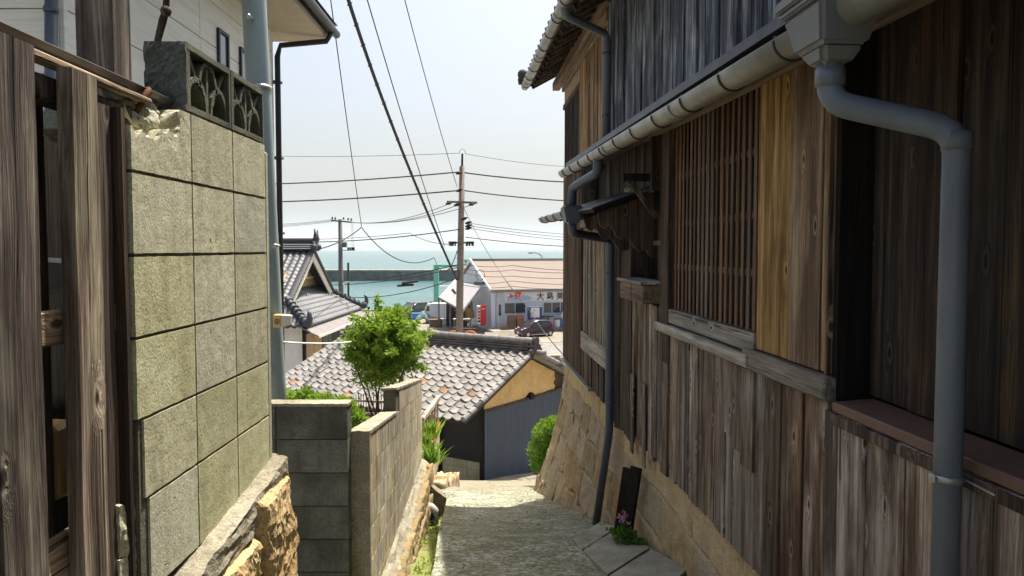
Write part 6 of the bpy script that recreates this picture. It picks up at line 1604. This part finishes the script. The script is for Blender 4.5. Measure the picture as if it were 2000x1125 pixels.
g.slab(lambda a, b: (p.x - 0.85 + 1.7 * a, p.y + 1.2 * b, QZ + (0.12 + 1.05 * math.sin(math.pi * min(1, a * 0.9 + 0.06)) * math.sin(math.pi * (0.15 + 0.7 * b))) * (1 + 0.3 * fbm(a * 4, b * 4))), 16, 12, (0, 0, -0.08))
g.build('net_heap', MT['green_net'], smooth=True, label='heap of grey green fishing net between blue tub and foam boxes', cat='net')
# goods on the shop platform
cn = 0
for (x, y, n, m_, lab) in ((1.55, -1.3, 4, 'crate', 'brown crates stacked left beside the shop door'), (2.35, -1.2, 4, 'crate_red', 'reddish crates stacked right beside the shop door'), (0.75, -1.7, 1, 'crate', 'low wooden tray left of the crate stacks'), (3.05, -1.0, 2, 'crate_red', 'short reddish crate pile right of the stacks')):
    for k in range(n):
        h = 0.30; M = FMx @ Matrix.Translation((x + ru(-0.04, 0.04), y, GZ + k * (h + 0.012))) @ Matrix.Rotation(ru(-0.1, 0.1), 4, 'Z')
        t = thing('crate', {0: 'bottom', 1: 'second lowest', 2: 'second from top', 3: 'topmost'}[k] + ' of the ' + lab if n == 4 else lab, 'crate', M.to_translation(), 0, lab if n > 1 else None)
        if n == 2: t['label'] = ('lower' if k == 0 else 'upper') + ' crate of the ' + lab
        g = MB(M); g.box(-0.34, 0.34, -0.25, 0.25, 0, 0.03); g.build('base', MT[m_], t)
        for q in range(3):
            for yy in (-0.25, 0.23): MB(M).box(-0.34, 0.34, yy, yy + 0.02, 0.035 + 0.09 * q, 0.11 + 0.09 * q).build('slat', MT[m_], t)
        for xx in (-0.34, 0.32): MB(M).box(xx, xx + 0.02, -0.229, 0.229, 0.035, 0.29).build('side', MT[m_], t)
for (lab, x, y, r, h, m_) in [('grey bin with dark bag mouth left of the blue tub', 4.9, -0.6, 0.36, 1.0, 'pole_grey'), ('second grey bin beside the shop windows', 5.6, -0.55, 0.33, 0.95, 'roof_grey'), ('small pale bin beside reddish crate pile', 3.95, -0.7, 0.28, 0.6, 'roof_grey'), ('pale grey bin right next to the blue tub', 6.2, -0.75, 0.30, 0.7, 'wall_blue')]:
    M = FMx @ Matrix.Translation((x, y, GZ)); t = thing('waste_bin', lab, 'bin', M.to_translation())
    MB(M).tube([(0, 0, 0), (0, 0, h)], [r * 0.85, r], 14).build('body', MT[m_], t)
    MB(M).tube([(0, 0, h), (0, 0, h + 0.06)], r * 1.06, 14).build('rim', MT['black_trim'], t)
M = FMx @ Matrix.Translation((6.95, -0.8, GZ)); t = thing('water_tub', 'bright blue round tub with white bags on top by the windows', 'tub', M.to_translation())
MB(M).tube([(0, 0, 0), (0, 0, 0.75)], [0.40, 0.45], 16).build('body', MT['blue'], t)
MB(M).tube([(0, 0, 0.7), (0, 0, 0.75)], 0.48, 16).build('rim', MT['sign_blue'], t)
for k, (dx, dz, r) in enumerate(((0.0, 0.95, 0.34), (0.05, 1.28, 0.26), (0.1, 1.55, 0.18))):
    o = rock('white_bag', MT['styro'], None, FMx @ Vector((6.95 + dx, -0.8, GZ + dz)), (r * 2, r * 1.8, r * 1.4), k + 200, 0.8, 0.3, 4)
    _props(o, ('lowest', 'middle', 'topmost')[k] + ' white bag piled on the bright blue tub', 'bag', 'white bags on the blue tub')
for k in range(4):
    M = FMx @ Matrix.Translation((7.75, -0.75, GZ + 0.32 * k)); t = thing('fish_tray', ('lowest', 'second lowest', 'third', 'topmost')[k] + ' cream fish tray in the stack by the navy machine', 'tray', M.to_translation(), TH, 'cream fish trays')
    MB(M).box(-0.34, 0.34, -0.25, 0.25, 0, 0.25).build('body', MT['bargeboard'], t, bevel=0.02); MB(M).box(-0.37, 0.37, -0.28, 0.28, 0.251, 0.30).build('rim', MT['pole_grey'], t)
for k, (u, v, r) in enumerate(((922, 632, 0.22), (928, 631, 0.24), (918, 634, 0.2), (925, 625, 0.19), (930, 624, 0.17))):
    p = at(u, v, 71.2); o = rock('white_sack', MT['styro'], None, p, (r * 2, r * 1.6, r * 1.7), k + 300, 0.8, 0.4, 4)
    _props(o, 'white sack in the heap beside the red drinks machine', 'sack', 'white sacks heaped by the red machine')
wt = thing('work_table', 'grey metal work table under the lean-to awning edge', 'table', at(905, 640, 68.6))
p = at(905, 640, 68.6)
MB().box(p.x - 0.9, p.x + 0.6, p.y - 0.4, p.y + 0.4, p.z + 0.75, p.z + 0.82).build('table_top', MT['roof_grey'], wt)
for sx in (-0.82, 0.52):
    for sy in (-0.33, 0.33): MB().box(p.x + sx - 0.03, p.x + sx + 0.03, p.y + sy - 0.03, p.y + sy + 0.03, p.z, p.z + 0.749).build('leg', MT['pole_grey'], wt)
# ramp, planks and orange reels at the foot of the platform
MB(FMx).hexa([(-1.5, -3.6, -7.62), (4.2, -3.6, -7.62), (3.2, -3.01, -7.62), (-1.5, -3.01, -7.62)], [(-1.5, -3.5, -7.56), (4.0, -3.5, -7.56), (3.2, -3.01, GZ - 0.02), (-1.5, -3.01, GZ - 0.02)]).build('ramp', MT['harbour'], kind='structure')
for k in range(3):
    p = at(890 + 4 * k, 653 - 5.2 * k, 60 + 1.2 * k); t = MB().box(p.x - 0.3 - 0.05 * k, p.x + 1.35, p.y - 0.12, p.y + 0.12, p.z - 0.07, p.z + 0.05, 0.01)
    t.build('wooden_step', MT['wood_dark'], bevel=0.01, label=('lowest', 'middle', 'upper')[k] + ' dark timber step behind the utility pole', cat='step', group='timber steps behind the utility pole')
for k, (u, v) in enumerate(((885, 655), (918, 655))):
    p = at(u, v, 58.5); t = thing('orange_reel', ('faded orange round reel left', 'faded orange round reel right')[k] + ' of the utility pole foot', 'reel', p + Vector((0, 0, -0.6)))
    MB().tube([p + Vector((0, -0.1, -0.25)), p + Vector((0, 0.1, -0.25))], 0.62, 18).build('disc', MT['orange'], t); MB().tube([p + Vector((0, -0.16, -0.25)), p + Vector((0, -0.10, -0.25))], 0.40, 18).build('hub', MT['bargeboard'], t)
    MB().box(p.x - 0.3, p.x + 0.3, p.y - 0.15, p.y + 0.15, -7.62, p.z - 0.5).build('foot', MT['orange'], t)
# kerb block on the street
p = at(1096, 690, 50); MB().box(p.x - 0.9, p.x + 1.5, 51.6, 52.2, -7.62, -7.15).build('kerb_block', MT['harbour'], bevel=0.03, label='short concrete block standing beside the harbour street', cat='block')
# bollards on the quay edge
for k, u in enumerate((763, 790, 720)):
    p = at(u, 603, 94.2); t = thing('bollard', 'dark iron mooring bollard on the quay edge', 'bollard', (p.x, 94.2, -7.6), 0, 'mooring bollards')
    MB().tube([(p.x, 94.2, -7.6), (p.x, 94.2, -7.2), (p.x, 94.2, -7.18), (p.x, 94.2, -7.05)], [0.14, 0.12, 0.2, 0.18], 10).build('shaft', MT['black_trim'], t)
# street lamp
a = at(1060, 511, 88); lm = thing('street_lamp', 'curved arm street lamp rising behind the shop roof', 'street lamp', Vector((a.x, 88, -7.6)))
MB().tube([Vector((a.x, 88, -7.6)), a, at(1059, 503, 88), at(1055, 497, 88), at(1048, 494, 88), at(1041, 493.5, 88)], [0.09, 0.07, 0.06, 0.06, 0.05, 0.05], 8).build('mast', MT['pole_grey'], lm, smooth=True)
MB().ball(at(1036, 494, 88), 0.24, 8, (1.3, 0.7, 0.4)).build('lamp_head', MT['pole_grey'], lm, smooth=True)

# ================================================================ utility poles and wires
def ins_(g, p, r=0.06): g.tube([p, p + Vector((0, 0, 0.14))], [r, r * 0.6], 8)
PB = at(897, 650, 38.0); PT = at(902.5, 325, 38.0)
mp = thing('utility_pole', 'tall concrete utility pole with crossarms beyond the tiled shed roof', 'utility pole', Vector((PB.x, 38, -7.6)))
dd = (PT - PB) / (PT.z - PB.z); P0 = PB + dd * (-7.6 - PB.z)
MB().tube([P0, P0.lerp(PT, 0.5), PT], [0.20, 0.175, 0.135], 16).build('shaft', MT['pole_conc'], mp, smooth=True)
MB().tube([PT, at(903, 300, 38)], [0.06, 0.05], 8).build('top_rod', MT['cable'], mp)
MB().tube([at(897, 300, 38), at(898, 294, 38), at(903, 290.5, 38), at(908, 294, 38), at(909, 300, 38)], 0.012, 5).build('guard_loop', MT['cable_thin'], mp)
def pole_at(v): return PB + (PT - PB) * ((650 - v) / 325.0)
def arm(v, u0, u1, th=0.09, dv0=0, dv1=0):
    return MB().bar(at(u0, v + dv0, 37.8), at(u1, v + dv1, 37.8), th, th).build('crossarm', MT['pole_grey'], mp)
a1 = arm(395, 873, 932, 0.10, -1, 1); a2 = arm(474, 877, 925, 0.09)
for (u, v) in ((877, 397), (893, 400), (922, 399), (897, 338), (897, 372), (907, 427), (915, 435), (915, 441), (915, 446)):
    g = MB(); p = at(u, v, 37.7); g.tube([p + Vector((-0.16, 0, -0.04)), p, p + Vector((0.16, 0, 0.05))], [0.04, 0.085, 0.03], 8); g.build('insulator', MT['cable'], mp)
for (u0, u1) in ((877, 890), (912, 925)):
    g = MB()
    for k in range(7):
        u = u0 + (u1 - u0) * k / 6; g.tube([at(u, 472, 37.7), at(u + ru(-2, 2), 480, 37.6)], 0.035, 5)
    g.build('cable_joint', MT['cable'], mp)
MB().tube([at(896, 545, 37.7), at(890, 542, 37.7), at(886, 535, 37.7), at(888, 530, 37.7), at(896, 527, 37.7), at(896, 548, 37.7)], 0.03, 6).build('cable_coil', MT['cable_thin'], mp)
MB().bar(at(890, 574, 37.8), at(883, 565, 37.8), 0.12, 0.12).build('side_bracket', MT['pole_grey'], mp)
for k in range(9):
    v = 640 - k * 17; p = pole_at(v); sx = 1 if k % 2 else -1
    MB().tube([p, p + Vector((0.27 * sx, 0, 0))], 0.012, 5).build('step_bolt', MT['bolt'], mp)
# far pole with transformer
QB = at(666, 572, 47.0); QT = at(664.5, 428, 47.0)
fp2 = thing('utility_pole', 'distant utility pole with small transformer above the black tiled roof', 'utility pole', Vector((QB.x, 47, -7.6)))
MB().tube([Vector((QB.x + 0.05, 47, -7.6)), QB, QT], [0.18, 0.16, 0.12], 12).build('shaft', MT['pole_grey'], fp2, smooth=True)
MB().bar(at(647, 430.5, 46.8), at(687, 434, 46.8), 0.09, 0.09).build('crossarm', MT['pole_grey'], fp2)
for u, v in ((649, 428), (655, 429), (671, 429), (680, 430), (686, 431)): g = MB(); ins_(g, at(u, v, 46.8)); g.build('insulator', MT['cable'], fp2)
tf = MB().box(at(669, 480, 46.6).x, at(677, 480, 46.6).x, 46.4, 46.8, at(0, 483, 46.6).z, at(0, 473, 46.6).z).build('transformer', MT['pole_grey'], fp2, bevel=0.02)
MB().box(at(668, 489, 46.6).x, at(692, 489, 46.6).x, 46.3, 46.9, at(0, 489.5, 46.6).z, at(0, 488, 46.6).z).build('platform', MT['pole_grey'], fp2)
for u in (680, 684, 688, 691): MB().tube([at(u, 488, 46.6), at(u, 483, 46.6)], 0.06, 6).build('fuse', MT['cable'], fp2)
for u in (686, 688, 690): MB().tube([at(u, 434, 46.7), at(u + 1, 483, 46.6)], 0.008, 4).build('lead', MT['cable_thin'], fp2)
# thin lamp post next to it
lp = thing('lamp_post', 'thin dark post with a tube lamp next to the distant utility pole', 'lamp post', Vector((at(680, 575, 44).x, 44, -7.6)))
MB().tube([Vector((at(680, 575, 44).x, 44, -7.6)), at(680, 513, 44)], 0.06, 8).build('mast', MT['cable_thin'], lp)
MB().tube([at(670, 556, 43.8), at(681, 549, 43.8)], 0.05, 8).build('tube_lamp', MT['white'], lp)

def wire(lab, pts, r, sag=0.0, mat='cable', n=24, group=None):
    g = MB(); out = []
    for a, b in zip(pts, pts[1:]):
        for k in range(n + 1):
            t_ = k / n
            if out and k == 0: continue
            out.append(a.lerp(b, t_) - Vector((0, 0, sag * 4 * t_ * (1 - t_))))
    g.tube(out, r, 6)
    return g.build('overhead_wire', MT[mat], smooth=True, label=lab, cat='wire', group=group)
# thick wrapped service cable overhead
a, b, c = at(640, -140, 17.5), at(770, 255, 26), at(892, 546, 37.8)
pts = []
for k in range(41):
    t_ = k / 40; pts.append(a * ((1 - t_) * (1 - 2 * t_)) + b * (4 * t_ * (1 - t_)) + c * (t_ * (2 * t_ - 1)))
oc = thing('overhead_cable', 'thick black wrapped cable descending over the lane to the utility pole', 'cable', c)
MB().tube(pts, [0.052] * 41, 8).build('cable_core', MT['cable'], oc, smooth=True)
for k in range(1, 38, 2):
    p = pts[k]; MB().tube([p + Vector((-0.07, 0, -0.03)), p + Vector((0.06, 0, 0.04))], 0.018, 5).build('cable_clip', MT['cable'], oc)
wire('thin cable running beside the thick wrapped cable', [at(700, -60, 20), at(868, 480, 37.8)], 0.018, 0.25)
wire('thin cable running down to the upper fitting of utility pole', [at(775, -60, 22), at(893, 365, 37.8)], 0.016, 0.2)
wire('thin wire from above down to the cable junction', [at(638, -60, 22), at(706, 442, 40)], 0.018, 0.1)
j = at(706, 444, 40)
wire('service wire from cable junction down to the black tiled house', [j, at(588, 490, 34.5)], 0.028, 0.3)
wire('service wire swagging from cable junction to the right', [j, at(848, 503, 42), at(893, 490, 38)], 0.024, 0.9)
L1, R1 = at(520, 302, 45), at(1140, 325, 45)
wire('faint topmost line from pole rod leftwards', [at(500, 304, 45), at(897, 299, 38)], 0.012, 0.1, 'cable_thin')
wire('faint topmost line from pole rod rightwards', [at(909, 300, 38), at(1160, 327, 42)], 0.012, 0.15, 'cable_thin')
wire('upper black line left of utility pole', [at(500, 360, 43), at(895, 336, 38)], 0.032, 0.1)
wire('upper black line right of utility pole', [at(906, 337, 38), at(1160, 357, 41)], 0.036, 0.1)
wire('lower black line left of utility pole', [at(500, 395, 43), at(895, 372, 38)], 0.034, 0.1)
wire('lower black line right of utility pole', [at(906, 372, 38), at(1160, 394, 41)], 0.032, 0.1)
for k, (u, v) in enumerate(((877, 398), (893, 401), (922, 400))):
    wire(('left', 'middle', 'right')[k] + ' low voltage line from crossarm to distant utility pole', [at(u, v, 37.8), at(687 - 3 * k, 434, 46.8)], 0.016, 0.35, 'cable_thin')
    wire(('highest', 'middle', 'lowest')[k] + ' of three thin lines right of the utility pole', [at(917, 436 + 5 * k, 37.8), at(1180, 462 + 6 * k, 42)], 0.014, 0.1, 'cable_thin')
    wire(('highest', 'middle', 'lowest')[k] + ' faint line left of the distant utility pole', [at(649 + 6 * k, 429 + k, 46.8), at(480, 439 + 3 * k, 52)], 0.012, 0.1, 'cable_thin')
wire('communication cable from pole fitting to the left', [at(897, 448, 37.8), at(480, 468, 50)], 0.026, 0.35)
wire('communication cable from pole fitting to the right', [at(909, 463, 37.8), at(1180, 484, 42)], 0.022, 0.1)
wire('second communication cable to the left', [at(877, 477, 37.8), at(800, 455, 42), at(550, 466, 50)], 0.016, 0.15, 'cable_thin')
wire('upper drooping cable left of pole foot', [at(893, 517, 38), at(560, 545, 46)], 0.024, 0.4)
wire('middle drooping cable left of pole foot', [at(893, 523, 38), at(560, 553, 48)], 0.020, 0.4)
wire('lower drooping cable left of pole foot with black sleeves', [at(893, 543, 38), at(600, 567, 50)], 0.022, 0.7)
wire('curving wire falling from pole to the street corner', [at(907, 408, 37.8), at(960, 505, 33), at(1030, 600, 26), at(1112, 705, 18)], 0.013, 0.1)
for k, (v0, v1) in enumerate(((515, 527), (524, 530), (532, 540), (550, 553), (556, 562))):
    wire(('topmost', 'second', 'third', 'fourth', 'lowest')[k] + ' cable crossing in front of the beige shop roof', [at(902, v0, 37.8), at(1000, (v0 + v1) / 2 - 3 + (k % 3) * 3, 40), at(1170, v1, 43)], 0.016, 0.12, 'cable_thin')
g = MB(); g.tube([at(938 + 8.5 * math.cos(2 * math.pi * k / 20), 537 + 10 * math.sin(2 * math.pi * k / 20), 39) for k in range(21)], 0.016, 6); g.build('cable_loop', MT['cable_thin'], label='round loop of spare cable hanging beside the utility pole', cat='cable loop')
p, q = at(926, 550, 39.0), at(948, 556, 39.0)
MB().box(p.x, q.x, 38.9, 39.2, q.z, p.z).build('cable_closure', MT['cable'], bevel=0.03, label='long black cable joint box hanging right of utility pole', cat='joint box')
for k, (u0, v0, u1, v1) in enumerate(((785, 553, 817, 549), (776, 558, 808, 556))):
    MB().tube([at(u0, v0, 42), at(u1, v1, 42)], 0.07, 8).build('cable_sleeve', MT['cable'], label=('upper', 'lower')[k] + ' black sleeve on the drooping cables', cat='sleeve')
wire('slack thin cable hanging down the far corner of timber house', [at(1103, 440, 10.6), at(1100, 560, 10.7), at(1101, 596, 10.7), at(1108, 600, 10.5)], 0.004, 0.0)
# white washing line from the steel pole
wire('white cord stretched from the steel pole over the garden', [at(552, 668, 7.0), at(690, 667, 11.4)], 0.009, 0.02, 'white')
# ================================================================ haze over the sea
hz = MB().box(-15000, 15000, -60, 27000, -13.5, 420)
hm = bpy.data.materials.new('sea_haze'); hm.use_nodes = True
nt = hm.node_tree; nt.nodes.clear()
out = nt.nodes.new('ShaderNodeOutputMaterial'); pv = nt.nodes.new('ShaderNodeVolumePrincipled')
pv.inputs['Color'].default_value = (0.84, 0.94, 1.0, 1); pv.inputs['Density'].default_value = 0.00012; pv.inputs['Anisotropy'].default_value = 0.0
nt.links.new(pv.outputs[0], out.inputs['Volume'])
hz.build('haze', hm, kind='stuff', org=(0, 0, 0))
